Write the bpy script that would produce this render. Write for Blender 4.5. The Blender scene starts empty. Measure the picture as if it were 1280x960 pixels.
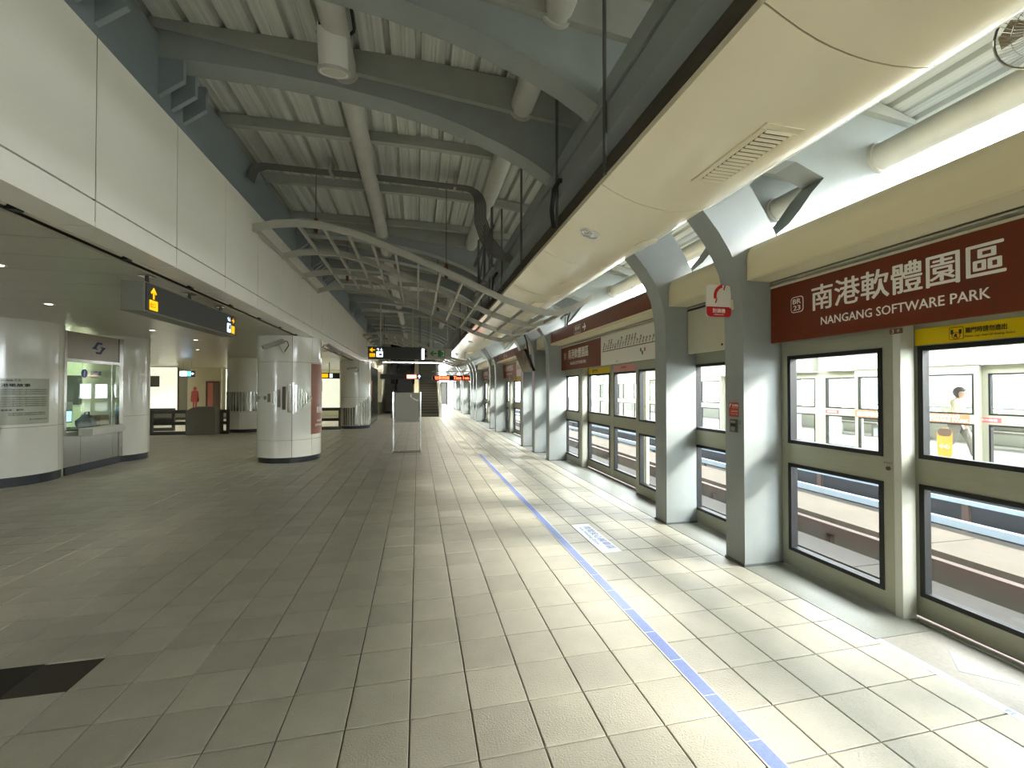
import bpy, bmesh, math, random
from mathutils import Vector, Matrix

random.seed(7)
S = bpy.context.scene
COL = S.collection
PI = math.pi

# ------------------------------------------------------------------ camera
cam_d = bpy.data.cameras.new('camera')
cam = bpy.data.objects.new('camera', cam_d)
COL.objects.link(cam)
cam_d.sensor_width = 36.0
cam_d.lens = 534.0 / 1280.0 * 36.0
cam_d.clip_start = 0.05
cam_d.clip_end = 600
cam.location = (0, 0, 1.615)
cam.rotation_euler = (math.radians(90.727), 0, math.radians(-12.42))
S.camera = cam

# ------------------------------------------------------------------ sky, sun, exposure
world = bpy.data.worlds.new('sky')
S.world = world
world.use_nodes = True
bg = world.node_tree.nodes['Background']
bg.inputs[0].default_value = (0.90, 0.955, 1.0, 1)
bg.inputs[1].default_value = 6.2

sun_d = bpy.data.lights.new('sun', 'SUN')
sun_d.energy = 5.0
sun_d.angle = math.radians(16)
sun_d.color = (1.0, 0.95, 0.87)
sun = bpy.data.objects.new('sun', sun_d)
COL.objects.link(sun)
sun.location = (20, -12, 14)
_a, _e = math.radians(30), math.radians(29)
_to = Vector((math.cos(_e) * math.cos(_a), -math.cos(_e) * math.sin(_a), math.sin(_e)))
sun.rotation_euler = _to.to_track_quat('Z', 'Y').to_euler()

S.view_settings.view_transform = 'Standard'
S.view_settings.look = 'None'
S.view_settings.gamma = 1.0
S.view_settings.use_curve_mapping = False
S.view_settings.exposure = 1.85
S.cycles.diffuse_bounces = 14
S.cycles.max_bounces = 16
S.cycles.transparent_max_bounces = 24

# ------------------------------------------------------------------ materials
def lin(h):
    h = h.lstrip('#')
    out = []
    for i in (0, 2, 4):
        c = int(h[i:i + 2], 16) / 255.0
        out.append(c / 12.92 if c <= 0.04045 else ((c + 0.055) / 1.055) ** 2.4)
    return tuple(out)

MATS = {}
def M(name, hexc, rough=0.5, metal=0.0, var=0.0, vscale=2.0, bump=0.0, bscale=120.0, stretch=None, coat=0.0, island=0.0):
    if name in MATS:
        return MATS[name]
    m = bpy.data.materials.new(name)
    m.use_nodes = True
    nt = m.node_tree
    b = nt.nodes['Principled BSDF']
    c = lin(hexc)
    b.inputs['Base Color'].default_value = (*c, 1)
    b.inputs['Roughness'].default_value = rough
    b.inputs['Metallic'].default_value = metal
    if coat:
        b.inputs['Coat Weight'].default_value = coat
        b.inputs['Coat Roughness'].default_value = 0.08
    geo = None
    if var or bump:
        geo = nt.nodes.new('ShaderNodeNewGeometry')
        vec = geo.outputs['Position']
        if stretch:
            mp = nt.nodes.new('ShaderNodeMapping')
            mp.inputs['Scale'].default_value = stretch
            nt.links.new(vec, mp.inputs['Vector'])
            vec = mp.outputs['Vector']
    if var:
        n = nt.nodes.new('ShaderNodeTexNoise')
        n.inputs['Scale'].default_value = vscale
        n.inputs['Detail'].default_value = 5
        n.inputs['Roughness'].default_value = 0.6
        nt.links.new(vec, n.inputs['Vector'])
        fac = n.outputs['Fac']
        if island:
            oi = nt.nodes.new('ShaderNodeObjectInfo')
            ad = nt.nodes.new('ShaderNodeMath'); ad.operation = 'ADD'
            nt.links.new(geo.outputs['Random Per Island'], ad.inputs[0])
            nt.links.new(oi.outputs['Random'], ad.inputs[1])
            fr = nt.nodes.new('ShaderNodeMath'); fr.operation = 'FRACT'
            nt.links.new(ad.outputs[0], fr.inputs[0])
            mx = nt.nodes.new('ShaderNodeMix'); mx.data_type = 'FLOAT'
            mx.inputs[0].default_value = island
            nt.links.new(fac, mx.inputs[2]); nt.links.new(fr.outputs[0], mx.inputs[3])
            fac = mx.outputs[0]
        r = nt.nodes.new('ShaderNodeValToRGB')
        r.color_ramp.elements[0].position = 0.25
        r.color_ramp.elements[1].position = 0.75
        r.color_ramp.elements[0].color = (*[max(0, x * (1 - var)) for x in c], 1)
        r.color_ramp.elements[1].color = (*[min(1, x * (1 + var)) for x in c], 1)
        nt.links.new(fac, r.inputs['Fac'])
        nt.links.new(r.outputs['Color'], b.inputs['Base Color'])
    if bump:
        n2 = nt.nodes.new('ShaderNodeTexNoise')
        n2.inputs['Scale'].default_value = bscale
        n2.inputs['Detail'].default_value = 2
        nt.links.new(vec, n2.inputs['Vector'])
        bp = nt.nodes.new('ShaderNodeBump')
        bp.inputs['Strength'].default_value = bump
        bp.inputs['Distance'].default_value = 0.004
        nt.links.new(n2.outputs['Fac'], bp.inputs['Height'])
        nt.links.new(bp.outputs['Normal'], b.inputs['Normal'])
    MATS[name] = m
    return m

def emit(name, hexc, strength, base=None):
    if name in MATS:
        return MATS[name]
    m = M(name, base or hexc, 0.4)
    b = m.node_tree.nodes['Principled BSDF']
    b.inputs['Emission Color'].default_value = (*lin(hexc), 1)
    b.inputs['Emission Strength'].default_value = strength
    return m

def glass(name, tint=(0.955, 0.965, 0.96), refl=1.0):
    m = bpy.data.materials.new(name)
    m.use_nodes = True
    nt = m.node_tree
    for n in list(nt.nodes):
        nt.nodes.remove(n)
    out = nt.nodes.new('ShaderNodeOutputMaterial')
    mix = nt.nodes.new('ShaderNodeMixShader')
    tr = nt.nodes.new('ShaderNodeBsdfTransparent')
    tr.inputs[0].default_value = (*tint, 1)
    gl = nt.nodes.new('ShaderNodeBsdfGlossy')
    gl.inputs['Roughness'].default_value = 0.02
    fr = nt.nodes.new('ShaderNodeLayerWeight')
    pw_ = nt.nodes.new('ShaderNodeMath'); pw_.operation = 'POWER'
    nt.links.new(fr.outputs['Facing'], pw_.inputs[0]); pw_.inputs[1].default_value = 4.0
    mu = nt.nodes.new('ShaderNodeMath'); mu.operation = 'MULTIPLY_ADD'
    mu.inputs[1].default_value = 0.6 * refl; mu.inputs[2].default_value = 0.025 * refl
    nt.links.new(pw_.outputs[0], mu.inputs[0])
    nt.links.new(mu.outputs[0], mix.inputs[0])
    nt.links.new(tr.outputs[0], mix.inputs[1])
    nt.links.new(gl.outputs[0], mix.inputs[2])
    nt.links.new(mix.outputs[0], out.inputs[0])
    MATS[name] = m
    return m

tile_m = M('floor_tile', '#b0ab9a', 0.42, 0, 0.13, 5.0, 0.9, 110, island=0.35)
grout_m = M('grout', '#423d33', 0.85)
stone_m = M('threshold_stone', '#7f7f74', 0.5, 0, 0.12, 60)
pale_m = M('pale_stone', '#8f897d', 0.55, 0, 0.12, 40)
steel_paint = M('steel_paint', '#959b98', 0.42, 0, 0.06, 3.0)
girder_paint = M('girder_paint', '#828b8e', 0.5, 0, 0.06, 2.0)
deck_m = M('roof_deck', '#c4c7bf', 0.65, 0, 0.26, 3.0, stretch=(7, 0.10, 1))
purlin_m = M('purlin_paint', '#a3a59d', 0.55, 0, 0.08, 3)
pipe_m = M('pipe_paint', '#b9b9b0', 0.45, 0, 0.08, 5)
fascia_m = M('fascia_panel', '#f0ede1', 0.25, 0, 0.02, 1.0)
enamel = M('white_enamel', '#dcdacd', 0.14, 0, 0.02, 1.0, coat=0.3)
ceil_m = M('ceiling_plank', '#b2ad99', 0.28, 0, 0.03, 1.0)
dark_m = M('dark_plinth', '#23272c', 0.35)
black_m = M('black_rubber', '#101112', 0.5)
black_gloss = M('black_gloss', '#141518', 0.2)
alu = M('aluminium', '#a9a995', 0.42, 0.35, 0.06, 8.0, stretch=(1, 1, 14))
alu_post = M('aluminium_jamb', '#b4b4a4', 0.45, 0.25, 0.04, 4)
chrome = M('chrome', '#d9d9d6', 0.12, 1.0)
inox = M('stainless', '#a3a29a', 0.2, 0.97, 0.05, 4, stretch=(1, 1, 0.2))
brown_m = M('sign_brown', '#6b2a0d', 0.38, 0, 0.03, 5)
hood_m = M('cream_hood', '#e2d6b2', 0.42, 0, 0.03, 2)
canopy_m = M('cream_canopy', '#f4e9cb', 0.2, 0, 0.02, 1.5, coat=0.25)
canopy_edge = M('canopy_edge_board', '#4b4336', 0.6, 0, 0.3, 8, stretch=(1, 0.3, 10))
white_m = M('white_paint', '#e6e5df', 0.4)
white_txt = M('white_lettering', '#efece2', 0.45)
dark_txt = M('dark_lettering', '#2a2a28', 0.5)
blue_m = M('blue_film', '#7483b4', 0.4, 0, 0.15, 60)
blue_txt = M('blue_lettering', '#7f95c4', 0.5)
white_film = M('white_film', '#e9eaec', 0.45)
yellow_m = M('yellow_film', '#e3c400', 0.4)
pink_m = M('pink_film', '#dd9c92', 0.4)
red_m = M('red_film', '#c01d20', 0.35)
panel_m = M('beige_panel', '#c8c4ae', 0.4, 0, 0.02, 3)
sign_dark = M('sign_charcoal', '#383a37', 0.5)
sign_side = M('sign_side_grey', '#6f6f62', 0.45)
sign_yel = emit('sign_yellow', '#ffb800', 0.35)
sign_wht = emit('sign_white', '#d9ecff', 0.5)
green_m = M('sign_green', '#1c7a30', 0.4)
grey_m = M('mid_grey', '#8d8b82', 0.5)
pad_m = M('track_concrete', '#37342f', 0.85, 0, 0.12, 3)
bed_m = M('track_bed', '#1d1d1c', 0.9, 0, 0.15, 2)
railw = M('guide_rail_white', '#8795a0', 0.4)
railb = M('running_rail_brown', '#5a4b44', 0.5, 0.3)
rust = M('rust_turnbuckle', '#6d4b38', 0.7)
cable_m = M('black_cable', '#1c1c1b', 0.5)
conduit_m = M('conduit_grey', '#5c5c57', 0.5)
gls = glass('door_glass')
gls_b = glass('booth_glass', (0.86, 0.93, 0.88), 1.2)
lamp_m = emit('lamp_disc', '#fff4dd', 7.0)
tube_m = emit('lit_tube', '#fff6e6', 6.0)
backwall_m = M('concourse_wall', '#cfcab4', 0.4, 0, 0.03, 2)

# ------------------------------------------------------------------ geometry helpers
ORG = {}
def origin_of(o):
    return ORG.get(o.name, Vector((0, 0, 0))) if o else Vector((0, 0, 0))

class MB:
    def __init__(s):
        s.v = []; s.f = []
    def add(s, vs, fs):
        n = len(s.v)
        s.v += [tuple(p) for p in vs]
        s.f += [tuple(i + n for i in f) for f in fs]
        return s
    def box(s, x0, x1, y0, y1, z0, z1):
        vs = [(x, y, z) for z in (z0, z1) for y in (y0, y1) for x in (x0, x1)]
        return s.add(vs, [(0, 2, 3, 1), (4, 5, 7, 6), (0, 1, 5, 4), (2, 6, 7, 3), (0, 4, 6, 2), (1, 3, 7, 5)])
    def obox(s, c, ux, uy, uz):
        """box from a centre and three half-axis vectors"""
        c = Vector(c); ux = Vector(ux); uy = Vector(uy); uz = Vector(uz)
        vs = [c + a * ux + b * uy + d * uz for d in (-1, 1) for b in (-1, 1) for a in (-1, 1)]
        return s.add(vs, [(0, 2, 3, 1), (4, 5, 7, 6), (0, 1, 5, 4), (2, 6, 7, 3), (0, 4, 6, 2), (1, 3, 7, 5)])
    def prism(s, pts, ax, a, b):
        def p(u, w, t):
            return {'y': (u, t, w), 'x': (t, u, w), 'z': (u, w, t)}[ax]
        n = len(pts)
        vs = [p(u, w, a) for u, w in pts] + [p(u, w, b) for u, w in pts]
        fs = [tuple(range(n)), tuple(range(2 * n - 1, n - 1, -1))]
        fs += [(i, (i + 1) % n, n + (i + 1) % n, n + i) for i in range(n)]
        return s.add(vs, fs)
    def bar(s, path, h, ax, a, b):
        """open 2-D path thickened downward by h, extruded along an axis"""
        return s.prism(list(path) + [(u, w - h) for u, w in reversed(path)], ax, a, b)
    def tube(s, path, r, n=8, cap=True, r2=None):
        path = [Vector(p) for p in path]
        rings = []
        up = None
        for i, p in enumerate(path):
            d = (path[min(i + 1, len(path) - 1)] - path[max(i - 1, 0)]).normalized()
            if up is None:
                up = Vector((0, 0, 1)) if abs(d.z) < 0.9 else Vector((1, 0, 0))
            x = d.cross(up).normalized()
            y = x.cross(d).normalized()
            up = y
            rr = r if r2 is None else r + (r2 - r) * i / (len(path) - 1)
            rings.append([p + rr * (math.cos(2 * PI * k / n) * x + math.sin(2 * PI * k / n) * y) for k in range(n)])
        vs = [q for ring in rings for q in ring]
        fs = []
        for i in range(len(path) - 1):
            for k in range(n):
                fs.append((i * n + k, i * n + (k + 1) % n, (i + 1) * n + (k + 1) % n, (i + 1) * n + k))
        if cap:
            fs.append(tuple(range(n)))
            m = (len(path) - 1) * n
            fs.append(tuple(range(m + n - 1, m - 1, -1)))
        return s.add(vs, fs)
    def lathe(s, prof, cx, cy, n=40, a0=0.0, a1=2 * PI, sx=1.0, sy=1.0):
        full = abs(a1 - a0 - 2 * PI) < 1e-6
        k = n if full else n + 1
        vs = []
        for r, z in prof:
            for i in range(k):
                a = a0 + (a1 - a0) * i / n
                vs.append((cx + sx * r * math.cos(a), cy + sy * r * math.sin(a), z))
        fs = []
        for j in range(len(prof) - 1):
            for i in range(n):
                i2 = (i + 1) % k
                fs.append((j * k + i, j * k + i2, (j + 1) * k + i2, (j + 1) * k + i))
        return s.add(vs, fs)
    def arcslab(s, cx, cy, r0, r1, a0, a1, z0, z1, n=12):
        """curved slab, a piece of a cylindrical cladding"""
        pts = [(cx + r1 * math.cos(a0 + (a1 - a0) * i / n), cy + r1 * math.sin(a0 + (a1 - a0) * i / n)) for i in range(n + 1)]
        pts += [(cx + r0 * math.cos(a0 + (a1 - a0) * i / n), cy + r0 * math.sin(a0 + (a1 - a0) * i / n)) for i in range(n, -1, -1)]
        return s.prism(pts, 'z', z0, z1)
    def poly(s, pts):
        return s.add(pts, [tuple(range(len(pts)))])
    def build(s, name, mat, parent=None, smooth=False, bevel=0.0, angle=35):
        vs = [Vector(p) for p in s.v]
        lo = Vector([min(p[i] for p in vs) for i in range(3)])
        hi = Vector([max(p[i] for p in vs) for i in range(3)])
        og = Vector(((lo.x + hi.x) / 2, (lo.y + hi.y) / 2, lo.z))
        me = bpy.data.meshes.new(name)
        me.from_pydata([p - og for p in vs], [], s.f)
        bm = bmesh.new(); bm.from_mesh(me)
        bmesh.ops.recalc_face_normals(bm, faces=bm.faces)
        bm.to_mesh(me); bm.free()
        me.materials.append(mat)
        o = bpy.data.objects.new(name, me)
        COL.objects.link(o)
        ORG[o.name] = og
        if parent:
            o.parent = parent
            o.location = og - origin_of(parent)
        else:
            o.location = og
        if smooth:
            me.polygons.foreach_set('use_smooth', [True] * len(me.polygons))
            me.set_sharp_from_angle(angle=math.radians(angle))
        if bevel:
            bv = o.modifiers.new('bevel', 'BEVEL')
            bv.width = bevel; bv.segments = 2; bv.limit_method = 'ANGLE'
        return o

def tag(o, label=None, cat=None, group=None, kind=None):
    if label: o['label'] = label
    if cat: o['category'] = cat
    if group: o['group'] = group
    if kind: o['kind'] = kind
    return o

def thing(name, label, cat, loc=(0, 0, 0), group=None):
    o = bpy.data.objects.new(name, None)
    COL.objects.link(o)
    o.empty_display_size = 0.1
    o.location = loc
    ORG[o.name] = Vector(loc)
    return tag(o, label, cat, group)

def copy_tree(o, parent=None):
    c = o.copy(); COL.objects.link(c); c.parent = parent
    for ch in list(o.children):
        copy_tree(ch, c)
    return c

def struct(o):
    o['kind'] = 'structure'; return o

def setting(name, loc=(0, 0, 0)):
    o = bpy.data.objects.new(name, None); COL.objects.link(o); o.location = loc
    ORG[o.name] = Vector(loc); o['kind'] = 'structure'; return o

WEST = (Vector((0, -1, 0)), Vector((0, 0, 1)))     # surface that faces -X (the screen doors)
EAST = (Vector((0, 1, 0)), Vector((0, 0, 1)))      # surface that faces +X
SOUTH = (Vector((1, 0, 0)), Vector((0, 0, 1)))     # surface that faces -Y (towards the camera)
UPW = (Vector((0, -1, 0)), Vector((1, 0, 0)))      # floor, read by somebody who faces the doors

def decal(name, mat, parent, c, face, pts, th=0.002):
    """flat 2-D outline (metres, centred on c) as a thin slab on a surface"""
    u, v = face; n = u.cross(v); c = Vector(c)
    k = len(pts)
    vs = [c + u * a + v * b for a, b in pts] + [c + u * a + v * b + n * th for a, b in pts]
    fs = [tuple(range(k)), tuple(range(2 * k - 1, k - 1, -1))] + [(i, (i + 1) % k, k + (i + 1) % k, k + i) for i in range(k)]
    return MB().add(vs, fs).build(name, mat, parent)

def rect(w, h, cx=0.0, cy=0.0):
    return [(cx - w / 2, cy - h / 2), (cx + w / 2, cy - h / 2), (cx + w / 2, cy + h / 2), (cx - w / 2, cy + h / 2)]

def rrect(w, h, r, n=4):
    pts = []
    for sx, sy, a in ((1, 1, 0), (-1, 1, PI / 2), (-1, -1, PI), (1, -1, 3 * PI / 2)):
        for i in range(n + 1):
            t = a + PI / 2 * i / n
            pts.append((sx * (w / 2 - r) + r * math.cos(t), sy * (h / 2 - r) + r * math.sin(t)))
    return pts

ARROW_UP = [(0, .5), (.42, .02), (.30, -.10), (.1, .12), (.1, -.5), (-.1, -.5), (-.1, .12), (-.30, -.10), (-.42, .02)]
def arrow(direction, s):
    k = {'up': 0, 'left': 1, 'down': 2, 'right': 3}[direction]
    ca, sa = [(1, 0), (0, 1), (-1, 0), (0, -1)][k]
    return [(s * (x * ca - y * sa), s * (x * sa + y * ca)) for x, y in ARROW_UP]

def text(name, body, mat, parent, c, face, w=None, h=None, bold=0.0, off=0.0015, rot=0.0, anchor='c', curve=None):
    cu = bpy.data.curves.new(name, 'FONT')
    cu.body = body
    cu.size = 1.0
    cu.resolution_u = 2
    cu.align_x = 'CENTER'
    to = bpy.data.objects.new(name, cu)
    me0 = bpy.data.meshes.new_from_object(to)
    pts = [(p.co.x, p.co.y) for p in me0.vertices]
    faces = [tuple(p.vertices) for p in me0.polygons]
    bpy.data.objects.remove(to)
    bpy.data.curves.remove(cu)
    bpy.data.meshes.remove(me0)
    if not pts:
        return None
    x0, x1 = min(p[0] for p in pts), max(p[0] for p in pts)
    y0, y1 = min(p[1] for p in pts), max(p[1] for p in pts)
    sx = sy = 1.0
    if w: sx = w / (x1 - x0)
    if h: sy = h / (y1 - y0)
    if w and not h: sy = sx
    if h and not w: sx = sy
    lev = [0.0] * len(pts)
    if bold:
        b_ = bold * 0.9
        base_p, base_f, npt = list(pts), list(faces), len(pts)
        for q, (dx, dy) in enumerate(((b_, 0), (-b_, 0), (0, b_ * .5), (0, -b_ * .5))):
            pts += [(a + dx, b + dy) for a, b in base_p]
            lev += [-.00022 * (q + 1)] * npt
            faces += [tuple(i + npt * (q + 1) for i in f) for f in base_f]
    u, v = face; n = u.cross(v); c = Vector(c)
    mx = {'c': (x0 + x1) / 2, 'l': x0, 'r': x1}[anchor]
    my = (y0 + y1) / 2
    cr, sr = math.cos(rot), math.sin(rot)
    out = []
    for (a, b), lv in zip(pts, lev):
        a, b = (a - mx) * sx, (b - my) * sy
        a, b = a * cr - b * sr, a * sr + b * cr
        if curve:
            ccx, ccy, R, a00, zc = curve
            t = a00 + a / R
            out.append((ccx + (R + off + lv) * math.cos(t), ccy + (R + off + lv) * math.sin(t), zc + b))
        else:
            out.append(c + u * a + v * b + n * (off + lv))
    mb = MB(); mb.add(out, faces)
    o = mb.build(name, mat, parent)
    return o

ORD = ['nearest', 'second', 'third', 'fourth', 'fifth', 'sixth', 'seventh', 'eighth', 'ninth', 'tenth', 'eleventh', 'twelfth',
       'thirteenth', 'fourteenth', 'fifteenth', 'sixteenth', 'seventeenth', 'eighteenth', 'nineteenth', 'twentieth']

# ================================================================== FLOOR
floor = setting('floor')
MB().box(-22, 3.45, -9, 50, -0.30, -0.010).build('floor_slab', grout_m, floor)
T = 0.3
def pix(x, y, z):
    ya, pa = math.radians(12.42), math.radians(.727)
    a = x * math.cos(ya) - y * math.sin(ya); d = x * math.sin(ya) + y * math.cos(ya); z = z - 1.615
    d2 = d * math.cos(pa) + z * math.sin(pa); zz = z * math.cos(pa) - d * math.sin(pa)
    if d2 < 0.2: return None
    return 640 + 534 * a / d2, 480 - 534 * zz / d2, d2
xs = []
x = -0.035 + 5 * T
left_edges = [(-0.035 + T * k, -0.035 + T * (k + 1)) for k in range(-55, 5)]
right_edges = [(1.465, 1.778), (1.778, 2.078), (2.078, 2.378), (2.378, 2.678), (2.678, 2.9)]
cells = []
for (a, b) in left_edges + right_edges:
    for j in range(-6, 160):
        y0 = 0.0697 + T * j
        if y0 > 30 and b < -1.0: continue
        if a < -9 and (y0 < 6 or y0 > 26): continue
        if -2.75 < a < -2.13 and 2.70 < y0 < 3.0: continue
        cells.append((a, b, y0, y0 + T))
def tile_verts(w, d):
    g, e, h = 0.003, 0.004, 0.010
    w2, d2 = w / 2 - g, d / 2 - g
    vs = [(-w2, -d2, -h), (w2, -d2, -h), (w2, d2, -h), (-w2, d2, -h),
          (-w2, -d2, -e * .6), (w2, -d2, -e * .6), (w2, d2, -e * .6), (-w2, d2, -e * .6),
          (-w2 + e, -d2 + e, 0), (w2 - e, -d2 + e, 0), (w2 - e, d2 - e, 0), (-w2 + e, d2 - e, 0)]
    fs = [(8, 9, 10, 11)]
    for q in (0, 4):
        fs += [(q + i, q + (i + 1) % 4, q + 4 + (i + 1) % 4, q + 4 + i) for i in range(4)]
    return vs, fs
scored = []
for i, (a, b, c, d) in enumerate(cells):
    p = pix((a + b) / 2, (c + d) / 2, 0)
    if p and -30 < p[0] < 1310 and p[1] < 985:
        scored.append((p[2], i))
scored.sort()
near = {i for _, i in scored[:300]}
tmesh = {}
rest_v, rest_f = [], []
for i, (a, b, c, d) in enumerate(cells):
    key = round(b - a, 3)
    if i in near:
        if key not in tmesh:
            me = bpy.data.meshes.new('tile')
            v_, f_ = tile_verts(key, T)
            me.from_pydata(v_, [], f_); me.materials.append(tile_m)
            tmesh[key] = me
        o = bpy.data.objects.new('tile', tmesh[key]); COL.objects.link(o)
        o.parent = floor; o.location = ((a + b) / 2, (c + d) / 2, 0)
    else:
        v_, f_ = tile_verts(key, T)
        n = len(rest_v)
        cx, cy = (a + b) / 2, (c + d) / 2
        rest_v += [(p[0] + cx, p[1] + cy, p[2]) for p in v_]
        rest_f += [tuple(q + n for q in f) for f in f_]
me = bpy.data.meshes.new('tile_field'); me.from_pydata(rest_v, [], rest_f); me.materials.append(tile_m)
o = bpy.data.objects.new('tile_field', me); COL.objects.link(o); o.parent = floor; o['kind'] = 'stuff'

# threshold stones along the doors, pale block in front of each door
MB().box(2.903, 3.44, 2.215, 48, -0.010, 0).build('threshold', stone_m, floor)
MB().box(2.903, 3.36, -9, 2.21, -0.010, 0).build('threshold', pale_m, floor)
MB().box(3.36, 3.44, -9, 2.21, -0.010, 0).build('threshold', stone_m, floor)
decal('arrow_inlay', M('arrow_inlay', '#8f938c', 0.5), floor, (3.13, 1.86, 0.0), (Vector((0, 1, 0)), Vector((-1, 0, 0))), [(-.16, -.08), (.16, -.08), (0, .10)], 0.0015)

fl = thing('floor_line', 'long blue floor line with white borders running along the platform', 'floor marking', (1.512, 5.2, 0))
MB().box(1.467, 1.557, -0.4, 10.67, 0, 0.0012).build('white_border', white_film, fl)
for k in range(37):
    y0 = -0.4 + 0.3 * k
    MB().box(1.475, 1.549, y0 + .003, min(y0 + 0.297, 10.65), 0.0012, 0.0022).build('strip_segment', blue_m, fl)

ws = thing('floor_sticker', 'white floor sticker with blue waiting zone lettering beside the blue line', 'sticker', (1.89, 4.39, 0))
MB().box(1.785, 1.998, 3.945, 4.835, 0, 0.0014).build('film', white_film, ws)
text('lettering', '夜間安心候車區', blue_txt, ws, (1.935, 4.39, 0.0014), UPW, w=0.72, h=0.088, bold=0.02)
text('lettering', 'Safe Waiting Zone', blue_txt, ws, (1.845, 4.45, 0.0014), UPW, w=0.56, h=0.045, bold=0.01)

wl = thing('floor_strip', 'white strip stuck on the floor in front of the nearest door', 'floor marking', (2.905, 1.3, 0))
MB().box(2.872, 2.932, 0.3, 2.208, 0.0, 0.0014).build('film', white_film, wl)
text('lettering', '月', blue_txt, wl, (2.902, 1.78, 0.0014), UPW, h=0.04, bold=0.03)
text('lettering', '台', blue_txt, wl, (2.902, 1.57, 0.0014), UPW, h=0.04, bold=0.03)

hm = thing('floor_mat', 'dark square floor mat set among the tiles at the left edge', 'mat', (-2.44, 2.94, 0))
MB().box(-2.735, -2.138, 2.775, 3.066, -0.009, -0.001).build('mat_surface', M('dark_mat', '#2a2822', 0.7, 0, .2, 40), hm)

# metal sill in front of door leaves
# ================================================================== ROOF
def zdeck(x):
    if x < 0: return 5.08
    return 5.08 - 0.031 * x * x
ceiling = setting('ceiling')
YA, YB = -8.5, 46.0
W = 0.305
nx = 26
for k in range(nx):
    x0 = -2.75 + W * k
    z0, z1 = zdeck(x0), zdeck(x0 + W)
    prof = []
    for t, dz in ((0, .075), (.06, .075), (.11, 0), (.42, 0), (.45, .014), (.55, .014), (.58, 0), (.89, 0), (.94, .075), (.997, .075)):
        prof.append((x0 + W * t, z0 + (z1 - z0) * t + dz))
    mb = MB()
    mb.prism(prof + [(u, w + 0.02) for u, w in reversed(prof)], 'y', YA, YB)
    mb.build('deck_panel', deck_m, ceiling)
# top skin that keeps the daylight out
prof = [(-2.8 + i * 0.4, zdeck(-2.8 + i * 0.4) + 0.10) for i in range(21)]
MB().prism(prof + [(u, w + 0.06) for u, w in reversed(prof)], 'y', YA, YB).build('roof_skin', deck_m, ceiling)

# ------------------------------------------------------------------ portal frames (arch + post)
SOF = [(-2.45, 4.75), (-2.1, 4.76), (-1.5, 4.76), (-.88, 4.72), (-.27, 4.645), (.2, 4.555), (.51, 4.467), (.94, 4.315), (1.2, 4.20), (1.43, 4.07), (1.72, 3.88), (2.0, 3.67)]
FT = 0.24
def frame_top(x):
    return zdeck(x) - 0.045
def make_frame(loc_y, label):
    r = thing('portal_frame', label, 'steel frame', (2.91, loc_y, 0), 'grey steel portal frames along the platform')
    y0, y1 = loc_y - FT, loc_y
    top = [(x, frame_top(x)) for x in (2.0, 1.43, .94, .2, -.88, -1.5, -2.45)]
    mb = MB().prism(SOF + top, 'y', y0, y1)
    pts = [(2.0, 3.67), (2.28, 3.43), (2.52, 3.20), (2.75, 3.35), (2.99, 3.5), (3.14, 3.66), (3.3, 3.78), (3.5, 3.78), (3.83, 3.66), (5.0, 3.97)]
    pts += [(x, frame_top(x)) for x in (5.0, 4.4, 3.8, 3.2, 2.6, 2.0)]
    mb.prism(pts, 'y', y0, y1)
    mb.prism([(3.318, 2.95), (3.4, 2.72), (3.62, 2.98), (4.05, 3.32), (4.5, 3.52), (5.0, 3.6), (5.0, 3.97), (3.83, 3.66), (3.68, 3.5), (3.55, 3.33), (3.42, 3.18), (3.28, 3.07)], 'y', y0, y1)
    mb.build('roof_beam', steel_paint, r)
    arm = [(2.52, 3.20), (2.66, 3.04), (2.77, 2.88), (2.845, 2.72), (2.885, 2.55), (2.905, 2.35), (2.91, 2.15), (2.91, 0.0), (3.318, 0.0), (3.318, 2.9), (3.26, 3.09), (3.14, 3.29), (2.99, 3.5)]
    MB().prism(arm, 'y', y0, y1).build('post', steel_paint, r)
    MB().box(2.90, 3.32, y0 - .008, y1 + .008, 0, 0.02).build('base_plate', M('base_plate_dark', '#5d625f', .5), r)
    mb = MB().prism([(-2.45, zdeck(-1) - 0.05), (4.9, zdeck(4.9) - .05), (4.9, zdeck(4.9)), (3, zdeck(3)), (1.5, zdeck(1.5)), (0, zdeck(0)), (-2.45, zdeck(-1))], 'y', y0 - .06, y0 + .04)
    mb.build('top_flange', purlin_m, r)
    for k in range(3):
        yy = y0 + 0.0 + 0.22 * k + 0.002
        zz = 4.80 - 0.0 * k
        MB().prism([(-2.43, zz), (-2.19, zz), (-2.19, 4.56), (-2.40, 4.39), (-2.43, 4.39)], 'y', yy, yy + 0.05).build('stiffener_fin', girder_paint, r)
    return r

FRAMES = [-1.10, 3.60, 4.85, 9.53, 10.76, 12.0, 16.31, 17.58, 21.75, 22.98, 24.2, 28.5, 29.75, 33.9, 35.1, 36.3, 40.5, 41.7]
extra = {3.60: 'grey portal frame whose post carries the red telephone sign', 4.85: 'grey portal frame just behind the one with the telephone sign',
         9.53: 'grey portal frame at the far end of the brown name sign bay', 10.76: 'grey portal frame that stands beside the hanging television',
         12.0: 'grey portal frame right behind the hanging television'}
proto = None
n = 0
for fy in FRAMES:
    if fy < 0:
        lab = 'grey portal frame of the roof right above and behind the camera'
    else:
        n += 1
        lab = extra.get(fy, '%s grey portal frame counted along the platform from the camera' % ORD[n - 1])
    if proto is None:
        proto = make_frame(3.60, extra[3.60])
        proto_y = 3.60
    if fy == 3.60:
        continue
    c = copy_tree(proto); c.location = (2.91, fy, 0); c['label'] = lab

# longitudinal box girder above the white fascia
tag(MB().box(-2.78, -2.40, YA, YB, 4.19, 4.97).build('edge_girder', girder_paint), 'blue grey longitudinal girder above the white fascia panels', 'girder')

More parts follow.
